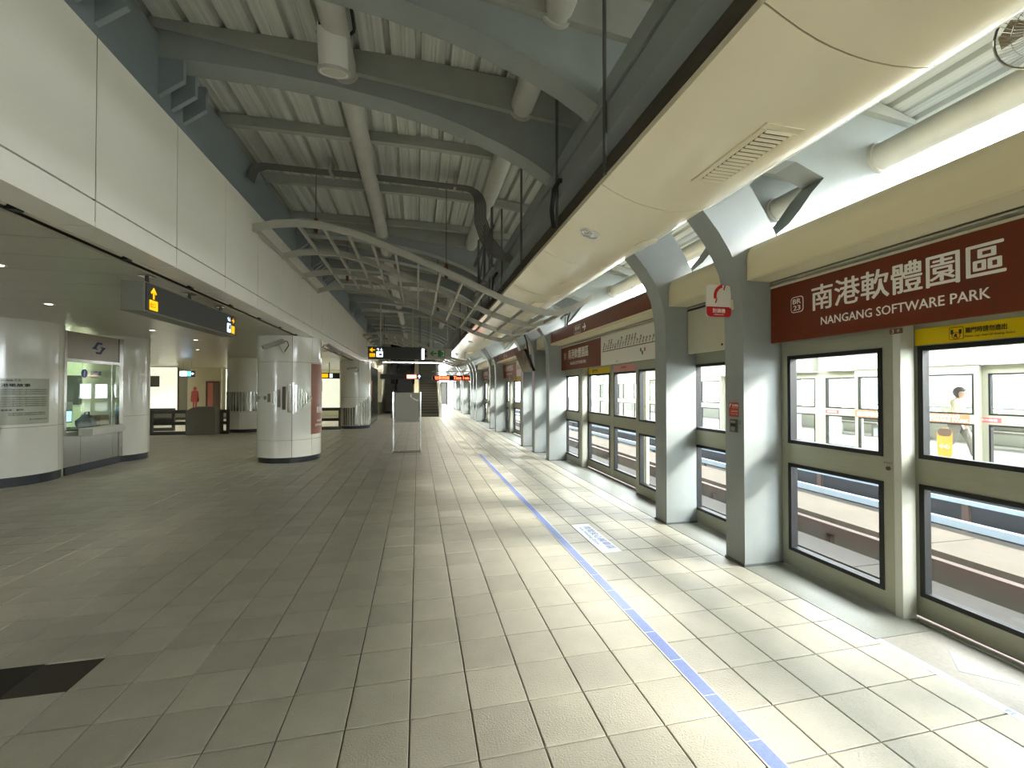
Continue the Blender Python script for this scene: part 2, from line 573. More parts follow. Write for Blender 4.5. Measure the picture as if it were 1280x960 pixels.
# purlins across the deck between frames
gaps = [(4.85, 9.29, (5.95, 7.45, 8.95)), (12.0, 16.07, (13.0, 14.2, 15.4)), (17.58, 21.5, (18.6, 20.0, 21.0)), (24.2, 28.2, (25.3, 26.8, 27.7))]
names = {5.95: 'thin roof purlin in front of the conduit bundle', 7.45: 'thin roof purlin right behind the conduit bundle', 8.95: 'thin roof purlin above the front of the lattice'}
k = 0
for a, b, ys in gaps:
    for yy in ys:
        pts = [(-2.45, 4.95)] + [(x, zdeck(x) - 0.13) for x in (0, 1, 2, 3, 4, 4.9)] + [(x, zdeck(x) - .002) for x in (4.9, 4, 3, 2, 1, 0)] + [(-2.45, 5.078)]
        k += 1
        tag(MB().prism(pts, 'y', yy, yy + 0.09).build('roof_purlin', purlin_m), names.get(yy, '%s thin roof purlin under the deck from the camera' % ORD[k - 1]), 'purlin', 'thin purlins under the roof deck')
tag(MB().prism([(-2.45, 4.96), (0, 4.96), (1, 4.93), (2.2, 4.83), (2.2, 4.93), (1, 5.04), (0, 5.075), (-2.45, 5.075)], 'y', 2.2, 2.3).build('roof_purlin', purlin_m), 'roof purlin nearest to the camera at the top of the picture', 'purlin', 'thin purlins under the roof deck')

# round pipes through the frames
def pipe(x, z, r, label, y0=-7, y1=44):
    p = thing('roof_pipe', label, 'pipe', (x, 12, z), 'round pipes through the roof frames')
    MB().tube([(x, y0, z), (x, y1, z)], r, 20).build('tube', pipe_m, p, smooth=True)
    for fy in FRAMES:
        if 0 < fy < 26:
            for yy in (fy - FT - 0.035, fy):
                ring = MB().lathe([(r + .002, 0), (r + .022, 0), (r + .022, .035), (r + .002, .035), (r + .002, 0)], 0, 0, 20)
                ring.v = [(x + a, yy + c, z + b) for a, b, c in ring.v]
                ring.build('collar', pipe_m, p, smooth=True)
    return p
pipe(-0.74, 4.885, 0.12, 'pale round pipe running over the lattice along the roof middle')
pipe(1.12, 4.76, 0.125, 'pale round pipe under the roof above the hanging canopy')
pipe(4.5, 3.93, 0.13, 'pale round pipe under the outer eave above the track side')

# white lamp housing hanging from the left pipe
sp = thing('cylinder_lamp', 'white cylindrical lamp housing clamped under the roof pipe', 'lamp', (-0.77, 4.2, 4.55))
prof = [(0.0, .40), (.10, .40), (.125, .37), (.128, .30), (.128, .0), (.118, .0), (.112, .012), (0, .012)]
body = MB().lathe(prof, 0, 0, 28)
tilt = Matrix.Rotation(math.radians(18), 3, 'X')
def put(mb, org):
    mb.v = [tuple(Vector(org) + tilt @ Vector(p)) for p in mb.v]; return mb
put(body, (-0.77, 4.2, 4.55)).build('housing', white_m, sp, smooth=True)
put(MB().lathe([(.128, -.002), (.14, 0), (.142, .03), (.128, .035)], 0, 0, 28), (-0.77, 4.2, 4.55)).build('rim', pipe_m, sp, smooth=True)
put(MB().lathe([(0, .008), (.108, .008), (.108, .012), (0, .012)], 0, 0, 24), (-0.77, 4.2, 4.55)).build('lens', M('lamp_lens', '#cfcdbf', .2), sp)
for a in (-2.2, -1.75, -1.3):
    put(MB().obox((.127 * math.cos(a), .127 * math.sin(a), .345), (.018, 0, 0), (0, .006, 0), (0, 0, .016)), (-0.77, 4.2, 4.55)).build('vent_slot', dark_m, sp)
MB().tube([(-.69, 4.30, 4.95), (-.60, 4.22, 5.0), (-.58, 4.1, 4.93), (-.585, 3.95, 4.98), (-.62, 3.7, 5.0)], .014, 8).build('cable', cable_m, sp, smooth=True)
MB().box(-.93, -.61, 4.20, 4.24, 4.90, 4.935).build('clamp', pipe_m, sp)

# bundle of conduits across the roof
cb = thing('conduit_bundle', 'bundle of grey conduits crossing under the roof deck and bending down', 'conduit', (-0.7, 6.85, 4.9))
for k in range(8):
    yy = 6.72 + 0.034 * k
    zz = 4.86 + 0.006 * k
    path = [(-2.38, yy, zz - .22), (-2.33, yy, zz - .06), (-2.2, yy, zz), (-.7, yy, zz), (.75, yy, zz - .03)]
    R = 0.30 - 0.02 * k
    for a in (15, 35, 55, 75, 90):
        t = math.radians(a)
        path.append((.75 + R * math.sin(t), yy, zz - .03 - R * (1 - math.cos(t))))
    path += [(.75 + R, yy, 4.35), (.85 + R, yy, 4.05), (1.05 + R, yy, 3.82), (1.5 + R * .3, yy, 3.72)]
    MB().tube(path, 0.0115, 6).build('conduit', conduit_m, cb, smooth=True)
for xx in (-1.3, .55):
    MB().box(xx, xx + .04, 6.70, 6.99, 4.84, 5.05).build('conduit_clamp', purlin_m, cb)

# longitudinal channels above the canopy
tag(MB().prism([(1.49, 3.97), (1.49, 4.14), (1.62, 4.14), (1.62, 4.12), (1.515, 4.12), (1.515, 3.99), (1.62, 3.99), (1.62, 3.97)], 'y', YA, YB).build('channel_beam', steel_paint), 'upper grey channel beam running above the cream canopy', 'beam', 'channel beams over the canopy')
tag(MB().prism([(1.50, 3.70), (1.50, 3.94), (1.66, 3.94), (1.66, 3.92), (1.525, 3.92), (1.525, 3.72), (1.66, 3.72), (1.66, 3.70)], 'y', YA, YB).build('channel_beam', steel_paint), 'lower grey channel beam running above the cream canopy', 'beam', 'channel beams over the canopy')

ct = thing('cable_tray', 'dark ladder cable tray lying over the cream canopy', 'cable tray', (1.75, 10, 3.47))
for xx in (1.58, 1.92):
    MB().box(xx, xx + .02, 0.5, 30, 3.46, 3.54).build('tray_rail', conduit_m, ct)
for k in range(70):
    yy = 0.7 + 0.42 * k
    MB().box(1.60, 1.92, yy, yy + .03, 3.47, 3.49).build('rung', conduit_m, ct)
for q in range(4):
    MB().tube([(1.64 + .07 * q, 0.5, 3.515), (1.64 + .07 * q, 8, 3.52), (1.66 + .07 * q, 16, 3.515), (1.64 + .07 * q, 30, 3.52)], .02, 6).build('cable', cable_m, ct, smooth=True)

# vertical struts and hanging cables in the gap beside the canopy
st_lab = ['%s dark vertical hanger rod beside the cream canopy' % w for w in ORD]
k = 0
for xx, yy, z0 in ((1.515, 3.22, 3.42), (1.515, 4.45, 3.44), (1.515, 6.1, 3.44), (1.515, 7.6, 3.44), (1.515, 9.0, 3.44), (1.515, 10.2, 3.44), (1.515, 13.0, 3.44), (1.515, 15.5, 3.44)):
    tag(MB().tube([(xx - .03, yy, z0 - .05), (xx - .03, yy, zdeck(xx) - .02)], .017, 8).build('hanger_rod', conduit_m, smooth=True), st_lab[k] + ', counted along the platform', 'rod', 'hanger rods beside the canopy')
    k += 1
sc = thing('strut_frame', 'dark braced strut frame hanging between roof and canopy behind the conduits', 'frame', (1.25, 8.4, 3.5))
for yy in (7.0, 7.8, 8.6):
    MB().box(1.18, 1.22, yy, yy + .04, 3.6, 5.02).build('strut', conduit_m, sc)
MB().box(1.175, 1.225, 6.9, 9.2, 4.28, 4.33).build('cross_bar', conduit_m, sc)
MB().box(1.175, 1.225, 6.9, 9.2, 3.62, 3.67).build('cross_bar', conduit_m, sc)
MB().tube([(1.2, 7.0, 3.65), (1.2, 7.8, 4.3)], .014, 6).build('brace', conduit_m, sc)
MB().tube([(1.2, 7.8, 4.3), (1.2, 8.6, 3.65)], .014, 6).build('brace', conduit_m, sc)
for k, (yy, sw) in enumerate(((4.35, .12), (8.1, .14))):
    pth = [(1.60, yy, 3.86), (1.47, yy - .02, 3.85), (1.42, yy, 3.76), (1.41, yy + .05, 3.55), (1.45, yy + sw, 3.40), (1.55, yy + sw, 3.42)]
    tag(MB().tube(pth, .026, 8).build('hanging_cable', cable_m, smooth=True), ('thick black cable looping down to the nearest stretch of canopy', 'thick black cable looping down behind the conduit bend')[k], 'cable')

# ================================================================== CREAM CANOPY
can = thing('light_canopy', 'long cream curved canopy hanging above the screen doors', 'canopy', (2.0, 10, 3.19))
CP = [(1.50, 3.335), (1.515, 3.352), (1.53, 3.348), (1.62, 3.305), (1.707, 3.268), (1.80, 3.237), (1.886, 3.215), (2.0, 3.196), (2.12, 3.186), (2.26, 3.188), (2.39, 3.20), (2.48, 3.218), (2.535, 3.24), (2.56, 3.262)]
CU = [(u, w + .045) for u, w in CP]
PL = 1.745
for k in range(-4, 24):
    y0 = 1.61 + PL * k
    MB().prism(CP + list(reversed(CU)), 'y', y0 + .004, y0 + PL - .004).build('canopy_panel', canopy_m, can, smooth=True, angle=40)
    MB().prism([(u, w + .006) for u, w in CP[1:-1]] + [(u, w + .02) for u, w in reversed(CP[1:-1])], 'y', y0 - .0038, y0 + .0038).build('joint_strip', M('canopy_joint', '#8a8067', .6), can)
MB().box(1.498, 1.520, -5.3, 43.4, 3.385, 3.51).build('edge_board', canopy_edge, can)
MB().prism([(2.545, 3.245), (2.575, 3.262), (2.575, 3.31), (2.55, 3.31)], 'y', -5.3, 43.4).build('lip_trim', white_m, can)
def cz(x):
    for (a, za), (b, zb) in zip(CP, CP[1:]):
        if a <= x <= b: return za + (zb - za) * (x - a) / (b - a)
vent_lab = ['cream louvred air vent in the nearest stretch of canopy', 'second cream louvred vent along the canopy', 'third cream louvred vent along the canopy', 'fourth cream louvred vent along the canopy']
for k in range(4):
    y0, y1 = 2.12 + 5.24 * k, 2.84 + 5.24 * k
    v = thing('air_vent', vent_lab[k], 'vent', (2.14, (y0 + y1) / 2, 3.17), 'louvred vents in the canopy')
    xa, xb = 2.01, 2.28
    za, zb = cz(xa) - .004, cz(xb) - .004
    for (p, q, r_, s_) in ((xa, xb, y0, y0 + .045), (xa, xb, y1 - .045, y1)):
        MB().add([(p, r_, za - .006), (q, r_, zb - .006), (q, s_, zb - .006), (p, s_, za - .006), (p, r_, za + .01), (q, r_, zb + .01), (q, s_, zb + .01), (p, s_, za + .01)],
                 [(0, 1, 2, 3), (7, 6, 5, 4), (0, 4, 5, 1), (1, 5, 6, 2), (2, 6, 7, 3), (3, 7, 4, 0)]).build('vent_frame', canopy_m, v)
    for (p, q) in ((xa, xa + .04), (xb - .04, xb)):
        MB().box(p, q, y0 + .045, y1 - .045, min(cz(p), cz(q)) - .012, max(cz(p), cz(q)) - .002).build('vent_frame', canopy_m, v)
    MB().box(xa + .04, xb - .04, y0 + .045, y1 - .045, cz(2.14) - .003, cz(2.14)).build('vent_back', dark_m, v)
    for j in range(16):
        yy = y0 + .055 + (y1 - y0 - .11) * j / 15
        MB().obox((2.145, yy, cz(2.14) - .009), (.094, 0, 0), (0, .009, -.005), (0, .0015, .002)).build('louvre', canopy_m, v)
dl = [(1.76, 4.19), (1.76, 9.4), (1.76, 14.6), (1.76, 19.8)]
for k, (xx, yy) in enumerate(dl):
    d = thing('downlight', '%s round recessed downlight in the cream canopy' % ORD[k], 'downlight', (xx, yy, cz(xx)), 'round downlights in the canopy')
    ring = MB().lathe([(.105, 0), (.105, -.008), (.085, -.010), (.08, 0), (.078, .03)], 0, 0, 28)
    sl = (cz(xx + .1) - cz(xx - .1)) / .2
    ring.v = [(xx + a, yy + b, cz(xx) + sl * a + c) for a, b, c in ring.v]
    ring.build('trim_ring', white_m, d, smooth=True)
    disc = MB().poly([(xx + .08 * math.cos(t * PI / 12), yy + .08 * math.sin(t * PI / 12), cz(xx) + sl * .08 * math.cos(t * PI / 12) - .002) for t in range(24)])
    disc.build('reflector', chrome, d)
    for j in range(4):
        a = -.06 + .04 * j
        MB().box(xx - math.sqrt(.0062 - a * a), xx + math.sqrt(.0062 - a * a), yy + a - .004, yy + a + .004, cz(xx) - .012, cz(xx) - .004).build('blade', white_m, d)
for k, (xx, yy) in enumerate(((2.19, 6.05), (2.42, 4.2), (2.19, 11.2))):
    d = MB().lathe([(0, 0), (.12, 0), (.12, .008), (0, .008)], 0, 0, 24)
    sl = (cz(xx + .08) - cz(xx - .08)) / .16
    d.v = [(xx + a, yy + b, cz(xx) + sl * a - .009 + c) for a, b, c in d.v]
    tag(d.build('cover_plate', canopy_m), ('round cream cover plate in the canopy just before the lattice', 'round cover plate near the canopy lip above the nearest posts', 'round cream cover plate in the canopy past the lattice start')[k], 'cover plate')

# ================================================================== CURVED LATTICE
LP = [(-2.27, 3.88), (-2.0, 3.965), (-1.7, 4.0), (-1.39, 4.0), (-.95, 3.92), (-.27, 3.68), (.35, 3.45), (.94, 3.205), (1.35, 3.03), (1.72, 2.915), (2.0, 2.86), (2.25, 2.865), (2.5, 2.955), (2.84, 3.16)]
def lz(x):
    for (a, za), (b, zb) in zip(LP, LP[1:]):
        if a <= x <= b: return za + (zb - za) * (x - a) / (b - a)
lat_m = M('lattice_paint', '#aaa89b', .45)
def lattice(y0, y1, nrib, label, z=0.0, slats=True):
    t = thing('ceiling_lattice', label, 'lattice', (0.2, (y0 + y1) / 2, 2.85 + z), 'curved grey lattices hanging across the platform')
    fine = []
    for (a, za), (b, zb) in zip(LP, LP[1:]):
        for q in range(3):
            fine.append((a + (b - a) * q / 3, za + (zb - za) * q / 3 + z))
    fine.append((LP[-1][0], LP[-1][1] + z))
    for k in range(nrib):
        yy = y0 + (y1 - y0) * k / (nrib - 1)
        MB().bar([(u, w + .05) for u, w in fine], .10, 'y', yy - .025, yy + .025).build('rib', lat_m, t)
    xs_ = [-2.25] + [-1.7 + 0.34 * q for q in range(13)] + [2.8]
    for xx in xs_:
        zz = lz(max(-2.26, min(2.83, xx))) + z
        MB().box(xx - .015, xx + .015, y0, y1, zz - .03, zz + .03).build('slat', lat_m, t)
    for xx in (-1.55, 0.45):
        for k in (0, nrib - 1):
            yy = y0 + (y1 - y0) * (k + (0.35 if k == 0 else -0.35)) / (nrib - 1)
            zz = lz(xx) + z
            rod = MB().tube([(xx, yy, zz + .02), (xx, yy, zdeck(xx) - .02)], .007, 6).build('hanger_rod', conduit_m, t)
            MB().tube([(xx, yy, zz + .04), (xx, yy, zz + .1), (xx, yy, zz + .2), (xx, yy, zz + .26)], .03, 8).build('turnbuckle', rust, rod)
    return t
lattice(6.62, 10.55, 4, 'large curved grey lattice hanging across the platform from fascia to canopy')
lattice(18.9, 22.9, 4, 'far curved grey lattice hanging above the wide overhead sign')

# ================================================================== SCREEN DOOR WALL
XF, XL = 3.322, 3.475          # front of the fixed panels, front of the sliding leaves
Z1, Z2, Z3, Z4, ZT = 0.155, 0.945, 1.125, 1.92, 2.09

def framed(parent, x0, x1, y0, y1, gy0, gy1, pane=gls, zt=ZT, mat=alu):
    """metal frame with an upper and a lower window, rubber gaskets and panes"""
    mb = MB()
    MB().box(x0, x1, y0, gy0, 0.012, zt).build('stile', mat, parent)
    MB().box(x0, x1, gy1, y1, 0.012, zt).build('stile', mat, parent)
    for za, zb in ((0.012, Z1), (Z2, Z3), (Z4, zt)):
        MB().box(x0, x1, gy0, gy1, za, zb).build('rail', mat, parent)
    g = 0.032
    for za, zb in ((Z1, Z2), (Z3, Z4)):
        mb = MB()
        mb.box(x0 - .006, x1 + .004, gy0, gy0 + g, za, zb).box(x0 - .006, x1 + .004, gy1 - g, gy1, za, zb)
        mb.box(x0 - .006, x1 + .004, gy0 + g, gy1 - g, za, za + g).box(x0 - .006, x1 + .004, gy0 + g, gy1 - g, zb - g, zb)
        mb.build('gasket', black_m, parent)
        MB().box(x0 + .028, x0 + .038, gy0 + g, gy1 - g, za + g, zb - g).build('pane', pane, parent)

def fixed_panel(y0, y1, label, jamb=None, gy=None):
    t = thing('screen_panel', label, 'screen panel', (XF, (y0 + y1) / 2, 0), 'fixed glazed panels of the platform screen')
    gy0, gy1 = gy or (y0 + .10, y1 - .10)
    framed(t, XF, XF + .06, y0, y1, gy0, gy1)
    if jamb == 'near':       # rounded jamb on the side of the door opening, facing the camera
        pts = [(XF, y0), (XF + .02, y0 - .035), (XF + .06, y0 - .045), (XF + .13, y0 - .045), (XF + .15, y0 - .03), (XF + .15, y0), ]
        MB().prism(pts, 'z', 0, ZT).build('jamb', alu_post, t, smooth=True)
    if jamb == 'far':
        pts = [(XF, y1), (XF + .02, y1 + .035), (XF + .06, y1 + .045), (XF + .13, y1 + .045), (XF + .15, y1 + .03), (XF + .15, y1)]
        MB().prism(pts, 'z', 0, ZT).build('jamb', alu_post, t, smooth=True)
    return t

def leaf(y0, y1, label, sticker=None, side=1, big=False):
    t = thing('sliding_door', label, 'door', (XL, (y0 + y1) / 2, 0), 'sliding leaves of the platform screen doors')
    framed(t, XL, XL + .05, y0 + .004, y1 - .004, y0 + .085, y1 - .085)
    if sticker:
        m, body, sub = sticker
        c = (XL - .001, (y0 + y1) / 2, 1.985)
        w = y1 - y0 - .14
        s_ = decal('sticker', m, t, c, WEST, rect(w, .115), .002)
        tm = dark_txt if m is yellow_m else M('dull_red_lettering', '#a8473e', .5)
        text('lettering', body, tm, s_, (XL - .0035, y1 - .46, 1.998), WEST, w=.20, h=.036, bold=.03)
        if sub:
            text('lettering', sub, tm, s_, (XL - .0035, y1 - .475, 1.958), WEST, w=.24, h=.017, bold=.02)
        if m is yellow_m:
            decal('pictogram', dark_txt, s_, (XL - .003, y1 - .31, 1.985), WEST, rrect(.078, .082, .010), .0012)
            decal('pictogram', yellow_m, s_, (XL - .0042, y1 - .31, 1.985), WEST, rrect(.072, .076, .008), .0012)
            decal('pictogram', dark_txt, s_, (XL - .0054, y1 - .288, 1.995), WEST, rect(.014, .03), .001)
            decal('pictogram', dark_txt, s_, (XL - .0054, y1 - .332, 1.995), WEST, rect(.014, .03), .001)
            ring = [(.024 * math.cos(i * PI / 10), .024 * math.sin(i * PI / 10)) for i in range(20)]
            decal('pictogram', M('ring_red', '#b5481c', .5), s_, (XL - .0054, y1 - .31, 1.970), WEST, ring, .001)
            decal('pictogram', yellow_m, s_, (XL - .0066, y1 - .31, 1.970), WEST, [(a * .76, b * .76) for a, b in ring], .001)
            decal('pictogram', dark_txt, s_, (XL - .0078, y1 - .31, 1.970), WEST, [(-.010, -.016), (-.003, -.004), (.005, -.017), (.009, -.013), (.004, .003), (.010, .005), (0, .015), (-.009, .003)], .001)
    return t

YEL = (yellow_m, '關門時請勿進出', 'Please stay clear of closing doors')
PNK = (pink_m, '請勿倚靠車門', None)

ZS = lambda z: 1.615 + (z - 1.615) * .957
def name_sign(y0, y1, label, parts, x=3.20):
    """brown station name board; parts = (badge y, cjk y-range, latin y-range)"""
    t = thing('station_sign', label, 'sign', (x, (y0 + y1) / 2, 2.06), 'brown station name boards over the screen doors')
    bd = MB().box(x, x + .03, y0, y1, ZS(2.062), ZS(2.588)).build('board', brown_m, t, bevel=.004)
    MB().box(x - .004, x + .03, y0, y1, ZS(2.588), ZS(2.606)).build('top_lip', panel_m, t)
    by, c0, c1, l0, l1 = parts
    X = x - .0005
    decal('badge', white_txt, bd, (X, by, ZS(2.382)), WEST, rrect(.125, .138, .03), .0012)
    decal('badge', brown_m, bd, (X - .0012, by, ZS(2.382)), WEST, rrect(.111, .124, .024), .0012)
    text('lettering', 'BR', white_txt, bd, (X - .0024, by, ZS(2.411)), WEST, h=.042, w=.078, bold=.03)
    text('lettering', '23', white_txt, bd, (X - .0024, by, ZS(2.352)), WEST, h=.042, w=.07, bold=.03)
    text('lettering', '南港軟體園區', white_txt, bd, (X, (c0 + c1) / 2, ZS(2.402)), WEST, w=c1 - c0, h=.205, bold=.022)
    text('lettering', 'NANGANG SOFTWARE PARK', white_txt, bd, (X, (l0 + l1) / 2, ZS(2.196)), WEST, w=l1 - l0, h=.064, bold=.02)
    MB().tube([(x + .001, y0 + .08, ZS(2.126)), (x - .004, y0 + .08, ZS(2.126))], .012, 10).build('screw', railb, bd)
    MB().tube([(x + .001, y1 - .35, ZS(2.126)), (x - .004, y1 - .35, ZS(2.126))], .008, 10).build('screw', railb, bd)
    return t

STN = ['動物園', '木柵', '萬芳社區', '萬芳醫院', '辛亥', '麟光', '六張犁', '科技大樓', '大安', '忠孝復興', '南京復興', '中山國中',
       '松山機場', '大直', '劍南路', '西湖', '港墘', '文德', '內湖', '大湖公園', '葫洲', '東湖', '南港軟體園區', '南港展覽館']
def route_map(y0, y1, label, full=True):
    x = 3.20
    t = thing('route_map', label, 'map', (x, (y0 + y1) / 2, 2.06), 'white route maps over the screen doors')
    bd = MB().box(x, x + .03, y0, y1, ZS(2.062), ZS(2.588)).build('board', M('map_white', '#dcdacf', .35), t, bevel=.004)
    MB().box(x - .004, x + .03, y0, y1, ZS(2.588), ZS(2.606)).build('top_lip', panel_m, t)
    decal('line_bar', dark_txt, bd, (x, (y0 + y1) / 2, ZS(2.31)), WEST, rect(y1 - y0 - .12, .011), .001)
    for k, s in enumerate(STN):
        yy = y1 - .1 - (y1 - y0 - .2) * k / 23
        decal('station_dot', M('map_dot', '#6d5a4a', .5), bd, (x - .001, yy, ZS(2.31)), WEST, [(.012 * math.cos(i * PI / 4), .012 * math.sin(i * PI / 4)) for i in range(8)], .001)
        text('lettering', s, dark_txt, bd, (x, yy - .012 - .0085 * len(s), ZS(2.31) + .02 + .021 * len(s)), WEST, w=.045 * len(s), rot=math.radians(66), bold=.02)
    for k, (q, m) in enumerate(((.38, dark_txt), (.33, red_m), (.36, dark_txt))):
        yy = y0 + (y1 - y0) * q
        decal('transfer_mark', m, bd, (x, yy, ZS(2.225) - .045 * (k % 3 == 2)), WEST, rrect(.035, .055, .008), .001)
    for q in (.08, .72):
        decal('fixing_dot', dark_txt, bd, (x, y0 + (y1 - y0) * q, ZS(2.10)), WEST, [(.012 * math.cos(i * PI / 4), .012 * math.sin(i * PI / 4)) for i in range(8)], .001)
    return t

HP = [(2.95, 2.62), (2.95, 2.80), (2.958, 2.86), (2.985, 2.91), (3.03, 2.945), (3.10, 2.965), (3.36, 3.0), (3.36, 2.62)]
def hood(y0, y1, label, brown=False):
    t = thing('header_box', label, 'header box', (3.15, (y0 + y1) / 2, 2.61), 'header boxes over the platform screen')
    MB().prism(HP, 'y', y0, y1).build('cover', hood_m, t, smooth=True, angle=30)
    MB().prism([(2.946, 2.612), (2.946, 2.632), (3.20, 2.632), (3.20, 2.612)], 'y', y0 + .002, y1 - .002).build('lower_edge', M('hood_edge', '#d9cfae', .35), t)
    MB().tube([(3.215, y0, 2.588), (3.215, y1, 2.588)], .02, 10).build('metal_track', chrome, t, smooth=True)
    MB().box(3.20, 3.36, y0, y1, 2.609, 2.618).build('soffit', M('hood_soffit', '#6b685c', .5), t)
    MB().box(3.364, 3.56, y0, y1, 2.095, 2.70).build('rear_box', alu_post, t)  # added to stop daylight leaking in behind the sign
    if brown:
        br = [(u - .003, w) for u, w in HP[:1]]
        p2 = [(2.947, 2.66), (2.947, 2.80), (2.955, 2.862), (2.983, 2.914), (3.03, 2.949), (3.10, 2.969)]
        bf = MB().prism(p2 + [(u + .003, w - .0005) for u, w in reversed(p2)], 'y', y0 + .01, y1 - .01).build('brown_film', brown_m, t, smooth=True)
        yc = (y0 + y1) / 2 + .55
        decal('pictogram', white_txt, bf, (2.9465, yc, 2.755), WEST, rrect(.34, .16, .02), .0008)
        decal('pictogram', brown_m, bf, (2.9457, yc, 2.755), WEST, rrect(.325, .145, .015), .0008)
        text('lettering', '電扶梯', white_txt, bf, (2.9447, yc, 2.775), WEST, w=.24, h=.075, bold=.02)
        text('lettering', 'Escalator', white_txt, bf, (2.9447, yc, 2.708), WEST, w=.22, h=.03)
        decal('pictogram', white_txt, bf, (2.9465, yc - .34, 2.755), WEST, arrow('right', .17), .001)
    return t

# --- bay 1 (nearest, cut by the right edge)
fixed_panel(2.40, 3.42, 'glazed screen panel under the large brown station name sign', 'near', gy=(2.47, 3.29))
leaf(1.22, 2.43, 'sliding screen door with yellow warning sticker at the right edge', YEL)
leaf(0.02, 1.21, 'sliding screen door just outside the right edge of the picture')
fixed_panel(-1.05, 0.05, 'glazed screen panel beside the camera beyond the right edge')
name_sign(0.55, 3.352, 'large brown station name sign at the right edge of the picture', (3.068, 1.726, 2.925, 1.793, 2.845))
hood(-1.05, 3.355, 'cream header box over the large brown station name sign')
nb = thing('door_number', 'small brown number plate above the nearest door jamb', 'sign', (3.345, 2.33, 2.01))
decal('plate', M('plate_brown', '#84604f', .45), nb, (3.318, 2.372, 2.028), WEST, rect(.085, .036), .003)
text('lettering', '3', white_txt, nb, (3.3145, 2.392, 2.028), WEST, h=.026, bold=.02)
text('lettering', '車', white_txt, nb, (3.3145, 2.356, 2.030), WEST, h=.02)
kl = thing('door_lock', 'small round lock on the stile of the nearest screen panel', 'lock', (3.315, 2.43, 1.02))
MB().tube([(3.321, 2.435, 1.045), (3.312, 2.435, 1.045)], .014, 12).build('keyhole', railb, kl)
text('lettering', '緊急把手', dark_txt, kl, (3.319, 2.435, 1.085), WEST, w=.06)
sill = tag(MB().box(3.385, 3.43, -1.0, 2.32, 0, .012).build('door_sill', chrome), 'shiny metal sill under the nearest sliding doors', 'sill')

# --- narrow section between the two nearest posts
fixed_panel(3.62, 4.78, 'narrow glazed screen panel between the two nearest posts', gy=(3.72, 4.64))
hood(3.605, 4.605, 'cream header box between the two nearest posts')
ap = thing('access_panel', 'beige access panel behind the red telephone sign', 'panel', (3.3, 4.2, 2.06))
MB().box(3.20, 3.24, 3.61, 4.60, ZS(2.062), ZS(2.60)).build('plate', panel_m, ap, bevel=.004)
MB().tube([(3.202, 4.0, 2.10), (3.194, 4.0, 2.10)], .012, 10).build('keyhole', black_m, ap)
MB().box(3.192, 3.24, 3.61, 4.60, ZS(2.60), ZS(2.612)).build('top_lip', dark_m, ap)

# --- bay 2
fixed_panel(4.87, 6.10, 'glazed screen panel right behind the second post', 'far', gy=(4.97, 6.0))
leaf(6.05, 7.255, 'sliding screen door with pink sticker', PNK)
leaf(7.262, 8.44, 'sliding screen door with yellow sticker next to the pink one', YEL)
fixed_panel(8.41, 9.535, 'glazed screen panel under the brown name sign beside the route map', 'near', gy=(8.52, 9.33))
name_sign(7.14, 9.285, 'brown station name sign beside the white route map', (9.03, 7.70, 8.82, 7.82, 8.7))
route_map(4.86, 7.13, 'white route map with slanted station names', True)
hood(4.86, 9.285, 'long brown header box with arrow over the route map', True)
tag(MB().box(3.385, 3.43, 6.1, 8.36, 0, .012).build('door_sill', chrome), 'shiny metal sill under the doors with yellow and pink stickers', 'sill')

# --- narrow sections by the television
fixed_panel(9.54, 10.52, 'narrow glazed screen panel between posts just before the television')
hood(9.54, 10.515, 'cream header box between posts just before the television')
fixed_panel(10.77, 11.76, 'narrow glazed screen panel behind the hanging television')
hood(10.77, 11.755, 'cream header box behind the hanging television')
for y0, y1, lab in ((9.54, 10.515, 'beige panel over the narrow screen before the television'), (10.77, 11.755, 'beige panel over the narrow screen behind the television')):
    tag(MB().box(3.20, 3.24, y0, y1, ZS(2.062), ZS(2.60)).build('access_panel', panel_m), lab, 'panel')

# --- farther bays
far = [(12.0, 16.07, 13.2, 15.5, 'third'), (17.58, 21.5, 18.35, 20.65, 'fourth'), (24.2, 28.25, 25.0, 27.3, 'fifth'), (29.75, 33.65, 30.5, 32.8, 'sixth')]
for a, b, o0, o1, w in far:
    fixed_panel(a + .02, o0, 'glazed screen panel at the near end of the %s door bay' % w, 'far')
    mid = (o0 + o1) / 2
    leaf(o0 - .03, mid - .003, 'nearer sliding screen door of the %s door bay' % w, PNK if w == 'third' else None)
    leaf(mid + .003, o1 + .03, 'farther sliding screen door of the %s door bay' % w, YEL if w in ('third', 'fourth') else None)
    fixed_panel(o1, b + .06, 'glazed screen panel at the far end of the %s door bay' % w, 'near')
    m2 = b - .005
    name_sign(m2 - 2.2, m2, 'brown station name sign over the %s door bay' % w, (m2 - .3, m2 - 1.7, m2 - .52, m2 - 1.55, m2 - .65))
    if w == 'third':
        route_map(a + .02, m2 - 2.21, 'far white route map in the third door bay')
    else:
        tag(MB().box(3.20, 3.23, a + .02, m2 - 2.21, ZS(2.062), ZS(2.6)).build('map_board', M('map_white', '#dcdacf', .35)), 'white board beside the name sign of the %s door bay' % w, 'map')
    hood(a + .01, b, '%s header box over the %s door bay' % ('brown' if w == 'third' else 'cream', w), w == 'third')
k = 0
for y0, y1 in ((16.32, 17.33), (21.76, 22.73), (22.99, 23.95), (28.51, 29.5), (33.91, 34.85), (35.11, 36.05)):
    w = ('fourth', 'fifth', 'sixth', 'seventh', 'eighth', 'ninth')[k]; k += 1
    fixed_panel(y0, y1, '%s narrow glazed panel between posts, far along the platform' % w)
    hood(y0, y1, '%s narrow cream header box between far posts' % w)
    tag(MB().box(3.20, 3.24, y0, y1, ZS(2.062), ZS(2.60)).build('access_panel', panel_m), '%s narrow beige panel above the far screens' % w, 'panel')

